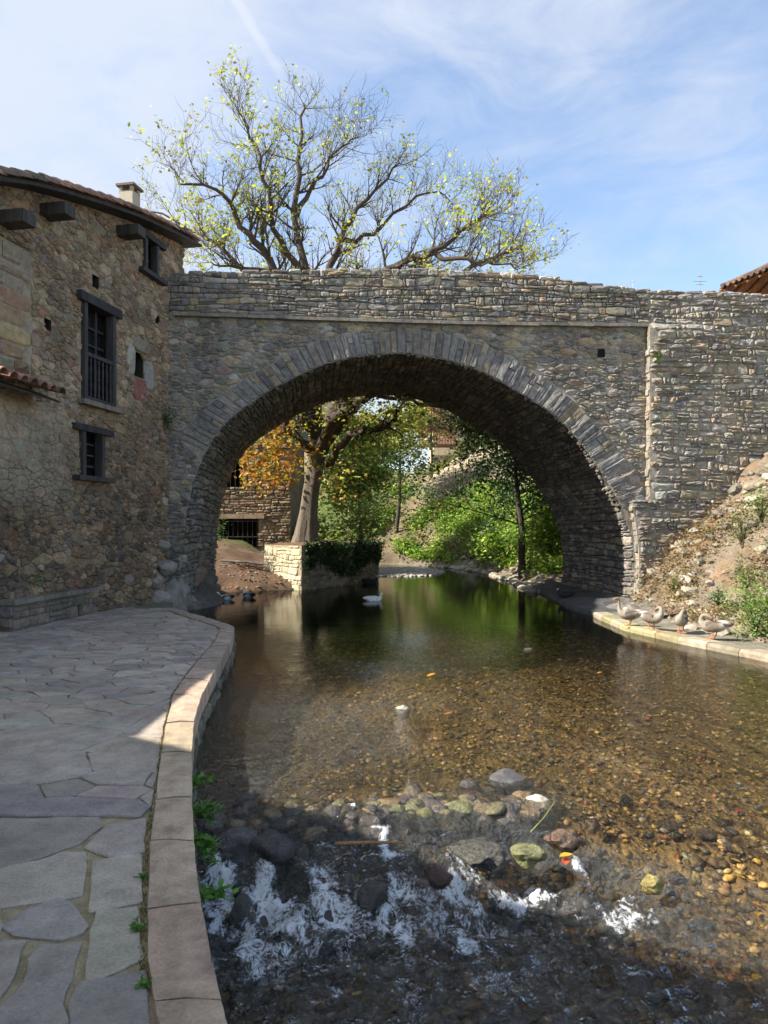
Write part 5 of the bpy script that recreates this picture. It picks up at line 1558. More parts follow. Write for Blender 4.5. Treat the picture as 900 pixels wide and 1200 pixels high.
# sloping concrete apron under the right side of the arch
mb = MB(); V = []
for i, (xn, yn) in enumerate([(638, 694), (655, 702), (672, 711), (700, 719), (728, 728), (742, 736)]):
    p = ground(xn, yn, -.05); V += [(p.x - .12, p.y - .1, -.4), (p.x, p.y, .04), (p.x + .5, p.y + .15, .16), (p.x + 1.3, p.y + .3, .26)]
mb.add(V, [(i * 4 + j, i * 4 + j + 1, i * 4 + j + 5, i * 4 + j + 4) for i in range(5) for j in range(3)], (.155, .15, .145))
ap = mb.build('apron', M['kerb'], None, smooth=False); ap['kind'] = 'structure'

# ------------------------------------------------------------------ the stone island with the big tree
isl = empty('stone_planter', 'square stone-walled planter island under the big tree, ivy on its shaded side', 'planter')
I0 = Vector((-2.62, 23.3, 0)); I1 = Vector((-0.20, 27.3, 0)); I3 = Vector((-4.1, 25.2, 0)); I2 = Vector((-1.7, 29.4, 0))
zt = 1.42
mb = MB(); Cc = [I0, I1, I2, I3]
mb.add([(p.x, p.y, -.6) for p in Cc] + [(p.x, p.y, zt) for p in Cc], [(0, 1, 5, 4), (1, 2, 6, 5), (2, 3, 7, 6), (3, 0, 4, 7)], (.30, .25, .16))
mb.build('core', M['mortar'], isl)
top = MB(); cm = (I0 + I1 + I2 + I3) / 4
V = []; n = 9
for i in range(n):
    for j in range(n):
        p = I0.lerp(I1, i / (n - 1)).lerp(I3.lerp(I2, i / (n - 1)), j / (n - 1)); e = 1 - max(abs(i - 4), abs(j - 4)) / 4
        V.append((p.x, p.y, zt + .01 + .14 * e + .04 * n3(i, j)))
top.add(V, [(i * n + j, (i + 1) * n + j, (i + 1) * n + j + 1, i * n + j + 1) for i in range(n - 1) for j in range(n - 1)], (.20, .11, .06))
top.build('leaf_litter', M['earth'], isl, smooth=True)
st = []
for A_, B_, sd, pal in ((I3, I0, 51, [(3, (.46, .40, .27)), (1, (.38, .32, .21)), (1, (.50, .45, .32))]), (I0, I1, 52, [(3, (.22, .18, .12)), (2, (.28, .23, .15)), (1, (.16, .14, .10))])):  # pale stones on the sunlit face, dark on the shaded: light put into colour
    d_ = B_ - A_; fr_ = Frame(A_.x, A_.y, math.atan2(d_.y, d_.x))
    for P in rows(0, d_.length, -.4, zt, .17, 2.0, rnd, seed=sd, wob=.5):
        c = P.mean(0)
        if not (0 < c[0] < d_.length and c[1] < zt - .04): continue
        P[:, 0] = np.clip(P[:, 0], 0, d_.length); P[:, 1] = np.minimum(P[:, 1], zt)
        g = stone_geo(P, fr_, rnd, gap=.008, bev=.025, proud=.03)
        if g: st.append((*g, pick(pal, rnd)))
lay(isl, st, M['bridge_stone'], 'stone', 'small_stones', 90)

# ------------------------------------------------------------------ foliage
def leaves(name, centres, spread, n, size, pal, parent=None, seed=0, kind=None, up=0.0, mat='leaf', squash=1.0, radii=None, jit=.25):
    """many small leaf faces round the given centres"""
    r_ = np.random.RandomState(seed)
    centres = np.asarray(centres, float).reshape(-1, 3)
    i = r_.randint(0, len(centres), n)
    d = r_.normal(0, 1, (n, 3)); d[:, 2] *= squash
    sp = spread if radii is None else np.asarray(radii)[i][:, None]
    P = centres[i] + d * sp * .5
    sz = size * r_.uniform(.6, 1.4, n)
    a = r_.normal(0, 1, (n, 3)); a[:, 2] *= .5; a /= np.linalg.norm(a, axis=1)[:, None]
    nn = r_.normal(0, 1, (n, 3)); nn[:, 2] = np.abs(nn[:, 2]) + up
    b = np.cross(nn, a); b /= np.linalg.norm(b, axis=1)[:, None] + 1e-9
    L = sz[:, None]
    V = np.stack([P - a * L * .5, P + b * L * .3 + a * L * .05, P + a * L * .5, P - b * L * .3 + a * L * .05], 1).reshape(-1, 3)
    Fq = np.arange(n * 4).reshape(-1, 4)
    w = np.array([p[0] for p in pal], float); c = np.array([p[1] for p in pal])
    # clumps share a tone
    ct = r_.uniform(.72, 1.28, len(centres))
    col = c[r_.choice(len(pal), n, p=w / w.sum())] * r_.uniform(1 - jit, 1 + jit, (n, 1)) * ct[i][:, None]
    return fast_mesh(name, V, Fq, M[mat], np.repeat(col, 4, 0), parent=parent, kind=kind)
# limbs traced for the big tree; finer wood grown from them
class Tree:
    def __init__(self, seed): self.r = random.Random(seed); self.mb = MB(); self.tw = MB(); self.tips = []; self.mid = []
    def grow(self, p, d, L, r0, lvl, maxl, up=.12, wig=.35, col=(.10, .075, .055), thick=False):
        n = 4 if lvl < 3 else 3; pts = [p.copy()]; rad = [r0]; q = p.copy(); dd = d.normalized()
        for i in range(n):
            dd = (dd + Vector((self.r.uniform(-1, 1), self.r.uniform(-1, 1), self.r.uniform(-1, 1))) * wig * .6 + Vector((0, 0, up))).normalized()
            q = q + dd * (L / n); pts.append(q.copy()); rad.append(r0 * (1 - .75 * (i + 1) / n))
        (self.mb if lvl < 2 else self.tw).tube(pts, rad, 6 if lvl < 2 else (4 if lvl == 2 else 3), col, cap=False)
        self.tips.append((tuple(pts[-1]), lvl)); self.mid.append(tuple(pts[len(pts) // 2]))
        if lvl >= maxl: return
        for i in range(1, n + 1):
            for _ in range(2 if (lvl < maxl - 1 or thick) and self.r.random() < .8 else 1):
                ax = (pts[i] - pts[i - 1]).normalized()
                side_ = Vector((self.r.uniform(-1, 1), self.r.uniform(-1, 1), self.r.uniform(-.6, 1))); side_ -= ax * side_.dot(ax)
                if side_.length < .1: continue
                nd_ = ax * .75 + side_.normalized() * self.r.uniform(.5, 1.0)
                self.grow(pts[i], nd_, L * self.r.uniform(.45, .72), max(rad[i] * .62, .006), lvl + 1, maxl, up, wig, col)
    def limb(self, pts, r0, r1, spawn, L, lvl0=1, maxl=3, col=(.10, .075, .055), up=.1, first=0.25):
        pts = [Vector(p) for p in pts]
        # smooth the traced line
        S = []
        for i in range(len(pts) - 1):
            p0 = pts[max(i - 1, 0)]; p1 = pts[i]; p2 = pts[i + 1]; p3 = pts[min(i + 2, len(pts) - 1)]
            for k in range(4):
                t = k / 4; t2 = t * t; t3 = t2 * t
                S.append(0.5 * ((2 * p1) + (p2 - p0) * t + (2 * p0 - 5 * p1 + 4 * p2 - p3) * t2 + (3 * p1 - p0 - 3 * p2 + p3) * t3))
        S.append(pts[-1]); m = len(S)
        S = [s_ + Vector((self.r.uniform(-1, 1), self.r.uniform(-1, 1), self.r.uniform(-1, 1))) * .10 for s_ in S]
        rad = [lerp(r0, r1, (i / (m - 1)) ** .7) for i in range(m)]
        self.mb.tube(S, rad, 9, col, cap=False)
        for i in range(int(m * first), m):
            for _ in range(spawn if self.r.random() < .8 else spawn - 1):
                ax = (S[i] - S[i - 1]).normalized(); side_ = Vector((self.r.uniform(-1, 1), self.r.uniform(-1, 1), self.r.uniform(-.5, 1))); side_ -= ax * side_.dot(ax)
                self.grow(S[i], ax * .6 + side_.normalized() * .8, L * self.r.uniform(.6, 1.2) * (1 - .35 * i / m), max(rad[i] * .45, .012), lvl0, maxl, up, col=col)
bt = empty('walnut_tree', 'large spreading half-bare tree with yellow-green leaves rising behind the bridge', 'tree', loc=(0, 0, 0))
TY = 25.6
bark_c = (.085, .065, .05)
def tp(x, y, dy=0.0): return pxY(x, y, TY + dy)
T_ = Tree(4)
mbt = MB()
base = tp(357, 636)
tr_pts = [base + Vector((0, 0, -.25)), tp(358, 625), tp(361, 600), tp(364, 575), tp(369, 550), tp(373, 525)]
V = []; ns = 20
for i, p in enumerate(tr_pts):
    r_ = [.52, .37, .30, .28, .29, .30][i]
    for k in range(ns):
        an = 2 * math.pi * k / ns; fl = 1 + (.20 if i < 2 else .09) * math.sin(an * 5 + i * .35) + .06 * math.sin(an * 9 - i * .5)
        V.append((p.x + math.cos(an) * r_ * fl, p.y + math.sin(an) * r_ * fl, p.z))
mbt.add(V, [(i * ns + k, i * ns + (k + 1) % ns, (i + 1) * ns + (k + 1) % ns, (i + 1) * ns + k) for i in range(5) for k in range(ns)], (.15, .125, .095))
mbt.build('trunk', M['bark'], bt, smooth=True)
fk = (373, 528)
limbs = [
    ([(*fk, 0), (370, 470, -.3), (360, 400, -.5), (352, 330, -.6), (340, 230, -.4), (346, 140, 0), (352, 78, .3)], .30, .02),
    ([(*fk, 0), (395, 450, .6), (378, 350, 1), (398, 275, 1.2), (432, 215, 1.0), (478, 162, 1.3)], .27, .02),
    ([(*fk, 0), (345, 440, -1), (312, 318, -1.4), (276, 264, -1.8), (246, 212, -2), (186, 192, -2.2)], .24, .02),
    ([(*fk, 0), (418, 455, -.8), (430, 360, -1.6), (470, 308, -1.8), (520, 292, -2), (570, 252, -2.2), (600, 232, -2.4)], .24, .02),
    ([(*fk, .2), (372, 470, 1.6), (330, 380, 2.2), (262, 300, 2.6), (214, 262, 2.8), (150, 232, 3.0)], .2, .02),
    ([(*fk, .2), (440, 440, 1.5), (500, 380, 2), (560, 320, 2.4), (610, 290, 2.8), (648, 284, 3)], .22, .02),
    ([(352, 330, -.6), (318, 270, -1.2), (300, 200, -1.6), (286, 140, -1.6), (262, 96, -1.4)], .13, .015),
    ([(342, 235, -.4), (368, 190, .2), (392, 150, .6), (420, 128, .8)], .10, .012),
    ([(398, 275, 1.2), (440, 262, 1.8), (500, 210, 2.2), (545, 212, 2.6)], .11, .012),
    ([(*fk, 0), (386, 500, -1.5), (410, 482, -2.2), (432, 462, -2.4), (460, 440, -2.6)], .27, .08),
    ([(384, 545, 0), (400, 520, -1.4), (425, 505, -2.3), (448, 503, -2.6), (465, 490, -2.8)], .17, .05),
    ([(*fk, 0), (352, 518, -.8), (336, 500, -1.2), (318, 470, -1.4), (300, 430, -1.6)], .22, .05),
    ([(430, 462, -2.4), (480, 470, -1.2), (520, 476, -.5), (545, 486, 0), (548, 515, .2)], .09, .02),
    ([(312, 318, -1.4), (262, 312, -2.2), (226, 300, -2.6)], .09, .012),
    ([(520, 292, -2), (560, 300, -2.4), (600, 306, -2.6), (632, 312, -2.8)], .09, .012),
]
for k, (L_, r0, r1) in enumerate(limbs):
    low = k in (9, 10, 11, 12)
    L_ = [(402 + (x - 402) * (.89 if y < 420 else 1), y + max(0, 330 - y) * .16, dy) for x, y, dy in L_]
    pts = [tp(x, y, dy) for x, y, dy in L_]
    T_.limb(pts, r0 * (.9 if low else 1.1), r1 * 1.4, 2 if not low else 1, 1.7 if not low else 1.3, lvl0=1, maxl=3, col=bark_c, up=.10 if not low else -.12, first=.35)
T_.mb.build('limb', M['bark'], bt, smooth=True)
T_.tw.build('twigs', M['bark'], bt, kind='stuff')
tips = np.array([t[0] for t in T_.tips])
r_ = np.random.RandomState(2)
sel = tips[(r_.uniform(0, 1, len(tips)) < .13)]
wgt = sstep(18, 6, sel[:, 2] - EYE) * .8 + .2 + .25 * sstep(0, -5, sel[:, 0])
sel = sel[r_.uniform(0, 1, len(sel)) < wgt]
leaves('crown', sel, .30, 8500, .125, [(4, (.46, .52, .06)), (2, (.56, .54, .08)), (1, (.30, .40, .06)), (1, (.36, .24, .07))], bt, 5, mat='leaf', squash=.8)
# autumn leaves low on the left, seen through the arch
cl_ = [tuple(tp(x + r_.normal(0, 7), y + r_.normal(0, 7), r_.uniform(-2.5, -.5))) for x, y in ([(318, 530), (300, 548), (330, 555), (312, 510), (345, 540), (296, 528), (325, 500), (306, 560)] * 5)]
leaves('autumn_leaves', cl_, .5, 1150, .17, [(3, (.50, .26, .03)), (2, (.44, .33, .04)), (1, (.40, .13, .04)), (1, (.30, .28, .04))], bt, 8)
cl_ = [tuple(tp(x + r_.normal(0, 10), y + r_.normal(0, 8), r_.uniform(-2, 2.5))) for x, y in ([(380, 535), (395, 560), (360, 480), (410, 540), (430, 500), (390, 510), (405, 575), (385, 545), (350, 495), (455, 480), (470, 500), (420, 480)] * 5)]
leaves('low_leaves', cl_, .7, 800, .17, [(3, (.36, .34, .05)), (2, (.22, .26, .04)), (1, (.42, .24, .04))], bt, 9)

# ivy on the planter's shaded side
ivy_c = []
d_ = I1 - I0; nn_ = Vector((d_.y, -d_.x, 0)).normalized()
for _ in range(420):
    u_ = r_.uniform(.03, 1.02); hmax = .95 if u_ > .12 else .7
    v_ = zt + .08 - (r_.uniform(0, 1) ** 1.1) * (.95 - .25 * math.sin(u_ * 9))
    p = I0.lerp(I1, u_) + nn_ * r_.uniform(.02, .14); ivy_c.append((p.x, p.y, v_))
iv = leaves('ivy', ivy_c, .13, 5200, .10, [(3, (.035, .07, .02)), (2, (.055, .10, .03)), (1, (.03, .045, .02))], None, 12)
tag(iv, 'dark green ivy hanging over the planter island wall', 'ivy')

# right tree (alder) with dark crown
def simple_tree(name, label, x, y0, Y, ytop, wpx, rtrunk, pal, n, lsize, seed, group=None, lean=0.0, dens=.9, ybot=None, col=(.07, .055, .045)):
    t = empty(name, label, 'tree', group=group)
    b = pxY(x, y0, Y); b.z = min(b.z, lz(b.x, b.y) + .15) - .2 if Y > 24 else b.z
    top_ = pxY(x + lean, ytop, Y); Wm = wpx / F * Y
    H = top_.z - b.z; zb = pxY(x, ybot if ybot else (y0 + ytop) / 2, Y).z
    tr = Tree(seed)
    pts = [b, b.lerp(top_, .3) + Vector((.05 * H * .3, 0, 0)), b.lerp(top_, .6), b.lerp(top_, .95)]
    tr.mb.tube([pts[0] + Vector((0, 0, 0))] + pts[1:], [rtrunk * 1.3, rtrunk, rtrunk * .7, rtrunk * .15], 9, col, cap=False)
    tr.mb.build('trunk', M['bark'], t, smooth=True)
    tr.mb = MB()
    rr2 = random.Random(seed + 1)
    for i in range(26):
        f = rr2.uniform(.0, 1); z = lerp(zb, top_.z, f * .9); p = b.lerp(top_, (z - b.z) / H)
        an = rr2.uniform(0, 6.28); ln = Wm * .5 * (1 - .6 * f) * rr2.uniform(.5, 1.1) 
        tr.grow(p, Vector((math.cos(an), math.sin(an), .35)), ln, rtrunk * .3 * (1 - .6 * f), 1, 3, up=.05, wig=.3, col=col)
    a = tr.mb; a.build('branches', M['bark'], t, kind='stuff')
    tr.tw.build('twigs', M['bark'], t, kind='stuff')
    ce = np.array([q[0] for q in tr.tips if q[1] >= 2] + tr.mid[:0]); 
    rs_ = np.random.RandomState(seed); ce = ce[rs_.uniform(0, 1, len(ce)) < dens]
    leaves('crown', ce, lsize * 3.2, n, lsize, pal, t, seed)
    return t
simple_tree('alder_tree', 'dark green leafy tree with slim trunk on the right bank beyond the arch', 612, 668, 27.5, 480, 235, .12, [(3, (.06, .115, .04)), (2, (.09, .16, .06)), (1, (.16, .23, .11)), (.5, (.04, .07, .03))], 26000, .14, 31, lean=-12, ybot=628)
simple_tree('young_tree', 'small thin tree with sparse yellowing leaves on the slope between big tree and dark tree', 464, 600, 41.5, 478, 90, .10, [(3, (.30, .32, .05)), (2, (.22, .27, .05)), (1, (.40, .28, .05))], 4200, .20, 33, lean=8, ybot=560)
simple_tree('bushy_tree', 'light green bushy tree right behind the big trunk', 418, 632, 36.0, 500, 90, .10, [(3, (.20, .28, .05)), (2, (.28, .34, .06)), (1, (.13, .20, .04))], 8500, .19, 35, lean=5, ybot=600)
simple_tree('orange_tree', 'small tree with rusty leaves below the tall tower ruin', 505, 560, 46.0, 470, 60, .09, [(3, (.28, .14, .06)), (2, (.20, .12, .06)), (1, (.30, .26, .06))], 2600, .18, 37, ybot=520)
# shrubs and undergrowth over the slopes
def slope_cover(name, label, cat, n_c, xr, yr, keepf, spread, n, size, pal, seed, h=.25):
    rs_ = np.random.RandomState(seed); ce = []
    for _ in range(n_c):
        x, y = rs_.uniform(*xr), rs_.uniform(*yr)
        z = lz(x, y)
        if keepf(x, y, z): ce.append((x, y, z + rs_.uniform(.0, h)))
    o = leaves(name, ce, spread, n, size, pal, None, seed, kind='stuff', up=.6, squash=.7); tag(o, label, cat); return o
pal_g = [(3, (.22, .38, .04)), (2, (.30, .46, .06)), (1, (.13, .25, .04)), (1, (.38, .42, .08)), (1, (.07, .14, .03)), (.6, (.34, .26, .12))]
slope_cover('undergrowth', 'bright green creeping plants covering the right slope beyond the bridge', 'undergrowth', 2600, (4.6, 14), (24.8, 43), lambda x, y, z: z > .35 and z < 4.4 and x > rb_x(y) + .5 and n3(x * .5, y * .5, 1.0) > -.25, .5, 42000, .16, pal_g, 61)
slope_cover('undergrowth', 'green and ochre scrub on the far slope below the ruins', 'scrub', 2600, (-12, 18), (40, 56), lambda x, y, z: z > .4 and n3(x * .4, y * .4, 7.0) > .0, .8, 20000, .22, [(2, (.14, .20, .04)), (2, (.24, .26, .06)), (1, (.28, .20, .08)), (1, (.09, .13, .03))], 62, .5)
slope_cover('undergrowth', 'mixed shrubs on the low bank behind the planter island', 'shrubs', 900, (-5.5, 1.2), (29.8, 38), lambda x, y, z: z > .1 and x < lb_x(y) - .3 and x > -3.3, .7, 12000, .17, [(2, (.15, .23, .04)), (2, (.22, .28, .06)), (1, (.08, .13, .03)), (1, (.30, .26, .07))], 63, 1.3)
slope_cover('undergrowth', 'sunlit bright green growth at the foot of the far slope', 'undergrowth', 2600, (-1.5, 9), (37.0, 47), lambda x, y, z: z > .25 and z < 3.6 + n3(x * .5, y * .5, 9) * 2 and n3(x * .6, y * .6, 3.0) > -.2 and abs((x - .39) * 4 - (y - 41.5) * 2.7) / 4.8 > .8, .42, 32000, .15, pal_g, 64)
# bright shrubs on the right just past the arch
def shrub(x, y, Y, wpx, hpx, n, size, pal, label, seed, name='shrub', cat='shrub', group=None, z=None, dens=26):
    rs_ = np.random.RandomState(seed); p = pxY(x, y, Y); a = wpx / F * Y / 2; h = hpx / F * Y
    t = empty(name, label, cat, loc=tuple(p), group=group)
    ce = []
    for _ in range(dens):
        d_ = rs_.normal(0, 1, 3); d_ /= np.linalg.norm(d_); rr3 = rs_.uniform(.4, 1)
        ce.append((d_[0] * a * rr3, d_[1] * a * .8 * rr3, h * .5 + d_[2] * h * .5 * rr3))
    stm = MB()
    for c in ce[::2]: stm.tube([(0, 0, -.05), (c[0] * .4, c[1] * .4, c[2] * .5), c], [.012 + a * .012, .01, .004], 4, (.10, .09, .05), cap=False)
    stm.build('stems', M['bark'], t, kind='stuff')
    leaves('foliage', ce, max(a, h) * .35, n, size, pal, t, seed, up=.5)
    return t
shrub(645, 650, 26.5, 44, 48, 2000, .15, pal_g, 'bright green shrub crowding the far right edge of the arch', 71)
shrub(588, 650, 31.0, 80, 30, 2000, .16, pal_g, 'low bright green shrub left of the dark tree trunk', 72)
shrub(552, 655, 33.5, 70, 30, 1300, .13, [(2, (.24, .19, .10)), (1, (.16, .19, .05))], 'brownish dry shrub at the waterline below the green slope', 73)
shrub(425, 642, 31.5, 60, 55, 2000, .15, [(2, (.16, .22, .05)), (2, (.26, .28, .08))], 'grey-green shrub behind the right corner of the planter island', 74)
shrub(248, 640, 24.6, 14, 40, 500, .10, [(2, (.09, .16, .04))], 'green creeper against the far side of the left pier', 75)

# plants on the near banks
shrub(885, 742, 12.3, 62, 62, 1500, .055, [(3, (.15, .26, .05)), (2, (.22, .33, .07)), (1, (.10, .17, .04))], 'bright green weeds at the foot of the dry bank by the right edge', 81, 'weeds', 'weeds')
shrub(842, 708, 14.6, 20, 18, 240, .05, [(1, (.10, .19, .05))], 'small dark green tuft behind the third goose', 82, 'weeds', 'weeds')
shrub(870, 640, 15.2, 30, 46, 420, .06, [(2, (.15, .2, .05)), (1, (.24, .2, .09))], 'scrubby green plant halfway up the dry bank', 83, 'weeds', 'weeds')
shrub(893, 610, 14.8, 30, 36, 420, .06, [(2, (.14, .22, .04)), (1, (.20, .25, .06))], 'green plant high on the dry bank at the right edge', 84, 'weeds', 'weeds')
shrub(790, 690, 16.0, 34, 16, 240, .045, [(2, (.15, .2, .05)), (1, (.2, .24, .07))], 'thin weeds among rocks behind the second goose', 85, 'weeds', 'weeds')
shrub(874, 690, 14.0, 30, 36, 360, .055, [(2, (.16, .2, .05)), (1, (.26, .22, .1))], 'dry olive weeds behind the rightmost goose', 86, 'weeds', 'weeds')
shrub(771, 425, 17.72, 9, 13, 90, .05, [(1, (.10, .22, .04))], 'green sprig growing from the wall right of the vertical seam', 87, 'sprig', 'plant')
shrub(196, 500, 16.7, 16, 24, 200, .05, [(1, (.06, .11, .03))], 'dark green plant in the corner of house and bridge', 88, 'sprig', 'plant')
shrub(20, 695, 12.3, 62, 18, 600, .06, [(1, (.06, .13, .03)), (1, (.09, .18, .04))], 'green plants growing in the planter at the house foot', 89, 'weeds', 'weeds')
# dry brush all over the right bank
rs_ = np.random.RandomState(91); ce = []
for _ in range(1300):
    y = rs_.uniform(10.5, 17.6); x = rb_x(y) + rs_.uniform(1.3, 5.0)
    if n3(x * .9, y * .9, 4.0) > -.12: ce.append((x, y, bank_z(x, y) + rs_.uniform(0, .10)))
tag(leaves('dry_brush', ce, .30, 26000, .06, [(3, (.26, .16, .08)), (2, (.32, .23, .12)), (1, (.20, .2, .08)), (1, (.14, .18, .05))], None, 92, kind='stuff', up=.4, squash=.6), 'dry brown brush and weeds over the right bank', 'brush')

# leafy weed on the river wall by the rapids: real leaves
def leafy(name, label, p, n, spread, Ls, pal, seed, hang=0.0, group=None):
    t = empty(name, label, 'plant', loc=tuple(p), group=group); rr4 = random.Random(seed); stm = MB(); lf = MB()
    for i in range(n):
        an = rr4.uniform(0, 6.28); el = rr4.uniform(.1, 1.2); L = spread * rr4.uniform(.4, 1)
        d_ = Vector((math.cos(an) * math.cos(el), math.sin(an) * math.cos(el) * .7, math.sin(el)))
        tip = d_ * L + Vector((0, 0, -hang * L)); midp = d_ * L * .55
        stm.tube([(0, 0, 0), tuple(midp), tuple(tip)], [.003, .0025, .0015], 4, (.12, .2, .05), cap=False)
        for k in range(5):
            f = rr4.uniform(.35, 1.05); q = Vector((0, 0, 0)).lerp(midp, f / .55) if f < .55 else midp.lerp(tip, (f - .55) / .45)
            V, Fc = leaf_shape(Ls * rr4.uniform(.6, 1.3), Ls * .55 * rr4.uniform(.7, 1.2), .2)
            from mathutils import Euler
            R = Euler((rr4.uniform(-.7, .7), rr4.uniform(-.8, .5), rr4.uniform(0, 6.28))).to_matrix()
            V = V @ np.array(R).T + np.array(tuple(q))
            lf.add(V, Fc, pick(pal, rr4))
    stm.build('stems', M['bark'], t, kind='stuff'); lf.build('foliage', M['leaf'], t)
    return t
pal_w = [(3, (.10, .24, .035)), (2, (.15, .32, .05)), (1, (.07, .16, .03))]
wp = [(237, 885, .06, .22), (236, 925, .0, .24), (243, 945, -.02, .28), (240, 965, -.08, .26), (232, 985, -.12, .2)]
pw = ground(229, 935, .25)
for i, (x, y, z, s_) in enumerate([(229, 893, .12, .14), (228, 925, .10, .20), (231, 950, .02, .26), (230, 985, -.03, .20)]):
    Yk = ground(226, y, WZ).y; xk = float(edge_x(Yk))
    leafy('wall_weed', ['small leafy weed highest on the river wall by the kerb', 'leafy green weed on the river wall second from the top', 'fullest leafy green weed leaning over the rapids', 'lowest leafy weed at the rapids beside the kerb'][i], (xk + .04, Yk, z + .05), 16, s_ * 1.0, .055, pal_w, 100 + i, hang=.4)
for i, (x, y) in enumerate([(168, 1030), (164, 1090), (170, 1158)]):
    g = ground(x, y, WZ)
    leafy('joint_weed', ['small weed in the kerb joint, farthest of three', 'spiky small weed in the kerb joint, middle of three', 'small weed with dry stalks in the kerb joint, nearest of three'][i], (g.x, g.y, g.z + .0), (7, 10, 8)[i], (.04, .055, .045)[i], .022, pal_w, 120 + i)
# grass and moss in joints next to the kerb
mb = MB(); rr = random.Random(14)
for _ in range(900):
    k_ = rr.uniform(5.5, 13.5); p = kpt(KI, k_); x, y = p.x - rr.uniform(.0, .03), p.y
    h_ = rr.uniform(.006, .02); an = rr.uniform(0, 6.3)
    mb.add([(x - .003, y, WZ - .01), (x + .003, y, WZ - .01), (x + math.cos(an) * .01, y + math.sin(an) * .01, WZ + h_)], [(0, 1, 2)], pick([(2, (.14, .19, .05)), (2, (.25, .20, .09)), (1, (.32, .26, .12)), (.6, (.25, .09, .05))], rr))
tag(mb.build('joint_grass', M['leaf'], None, kind='stuff'), 'thin line of moss and dry grass along the kerb joint', 'grass')

# ------------------------------------------------------------------ buildings beyond
old = empty('stone_barn', 'brown stone building with barred opening seen left through the arch', 'house')
OY = 30.0
p0 = pxY(225, 650, OY); p1 = pxY(341, 640, OY)
OF = Frame(p0.x, OY, 0.0); ow = p1.x - p0.x
go = [(pxY(255, 650, OY), pxY(303, 608, OY))]
gr_ = (go[0][0].x - p0.x, go[0][1].x - p0.x, go[0][0].z, go[0][1].z)
wr_ = (pxY(262, 570, OY).x - p0.x, pxY(284, 570, OY).x - p0.x, pxY(0, 571, OY).z, pxY(0, 538, OY).z)
zb, ztp = -.2, 8.6
mb = MB()
sb = sorted([0, ow, gr_[0], gr_[1], wr_[0], wr_[1]]); tbb = sorted([zb, ztp, gr_[2], gr_[3], wr_[2], wr_[3]])
for i in range(len(sb) - 1):
    for j in range(len(tbb) - 1):
        cs, ct = (sb[i] + sb[i + 1]) / 2, (tbb[j] + tbb[j + 1]) / 2
        if any(w[0] < cs < w[1] and w[2] < ct < w[3] for w in (gr_, wr_)): continue
        mb.add(OF(np.array([sb[i], sb[i + 1], sb[i + 1], sb[i]]), np.array([tbb[j], tbb[j], tbb[j + 1], tbb[j + 1]]), 0), [(0, 1, 2, 3)], (.20, .155, .10))
mb.add([(p1.x, OY, zb), (p1.x, OY + 5, zb), (p1.x, OY + 5, ztp), (p1.x, OY, ztp)], [(0, 1, 2, 3)], (.20, .155, .10))
mb.add([(p0.x - 3, OY, zb), (p0.x, OY, zb), (p0.x, OY, ztp), (p0.x - 3, OY, ztp)], [(0, 1, 2, 3)], (.20, .155, .10))
for w in (gr_, wr_):
    a, b, c, d = w; q_ = [OF(s_, t_, h_)[0] for (s_, t_, h_) in ((a, c, 0), (b, c, 0), (b, d, 0), (a, d, 0), (a, c, -1.2), (b, c, -1.2), (b, d, -1.2), (a, d, -1.2))]
    mb.add(q_, [(0, 1, 5, 4), (1, 2, 6, 5), (2, 3, 7, 6), (3, 0, 4, 7), (4, 5, 6, 7)], (.02, .018, .015))
mb.build('wall', M['mortar'], old)
mb = MB().box((p0.x + ow / 2 - 1.2, OY + 2.4, ztp + .08), (ow + 3.6, 6.2, .16), 0, (.16, .10, .07)); mb.build('roof', M['tile'], old)
st = []; rq2 = rect_push([gr_, wr_])
for P in rows(0, ow, zb, 5.6, .15, 2.2, rnd, seed=71, wob=.4):
    c = P.mean(0)
    if not (0 < c[0] < ow and c[1] < 5.6): continue
    P[:, 0] = np.clip(P[:, 0], 0, ow)
    g = stone_geo(P, OF, rnd, gap=.012, bev=.03, proud=.05, push=rq2)
    if g: st.append((*g, pick([(3, (.21, .16, .105)), (2, (.26, .20, .13)), (1, (.15, .12, .09)), (.6, (.28, .17, .10))], rnd)))
lay(old, st, M['house_stone'], 'stone', 'small_stones', 120)
mb = MB().box((p0.x + (gr_[0] + gr_[1]) / 2, OY - .05, gr_[3] + .10), (gr_[1] - gr_[0] + .5, .22, .18), 0, (.26, .20, .13)); mb.build('lintel', M['house_stone'], old)
gate = empty('barred_gate', parent=old)
for k in range(9):
    x = lerp(gr_[0] + .05, gr_[1] - .05, k / 8) + p0.x
    MB().tube([(x, OY - .02, gr_[2]), (x, OY - .02, gr_[3])], .014, 5, (.035, .033, .03)).build('bar', M['timber'], gate)
for z in (gr_[2] + .12, (gr_[2] + gr_[3]) / 2, gr_[3] - .1): MB().box((p0.x + (gr_[0] + gr_[1]) / 2, OY - .05, z), (gr_[1] - gr_[0], .03, .035), 0, (.04, .037, .033)).build('rail', M['timber'], gate)
wg = empty('window_grille', parent=old)
for k in range(4):
    x = lerp(wr_[0] + .08, wr_[1] - .08, k / 3) + p0.x; MB().tube([(x, OY - .02, wr_[2]), (x, OY - .02, wr_[3])], .014, 5, (.03, .03, .03)).build('bar', M['timber'], wg)
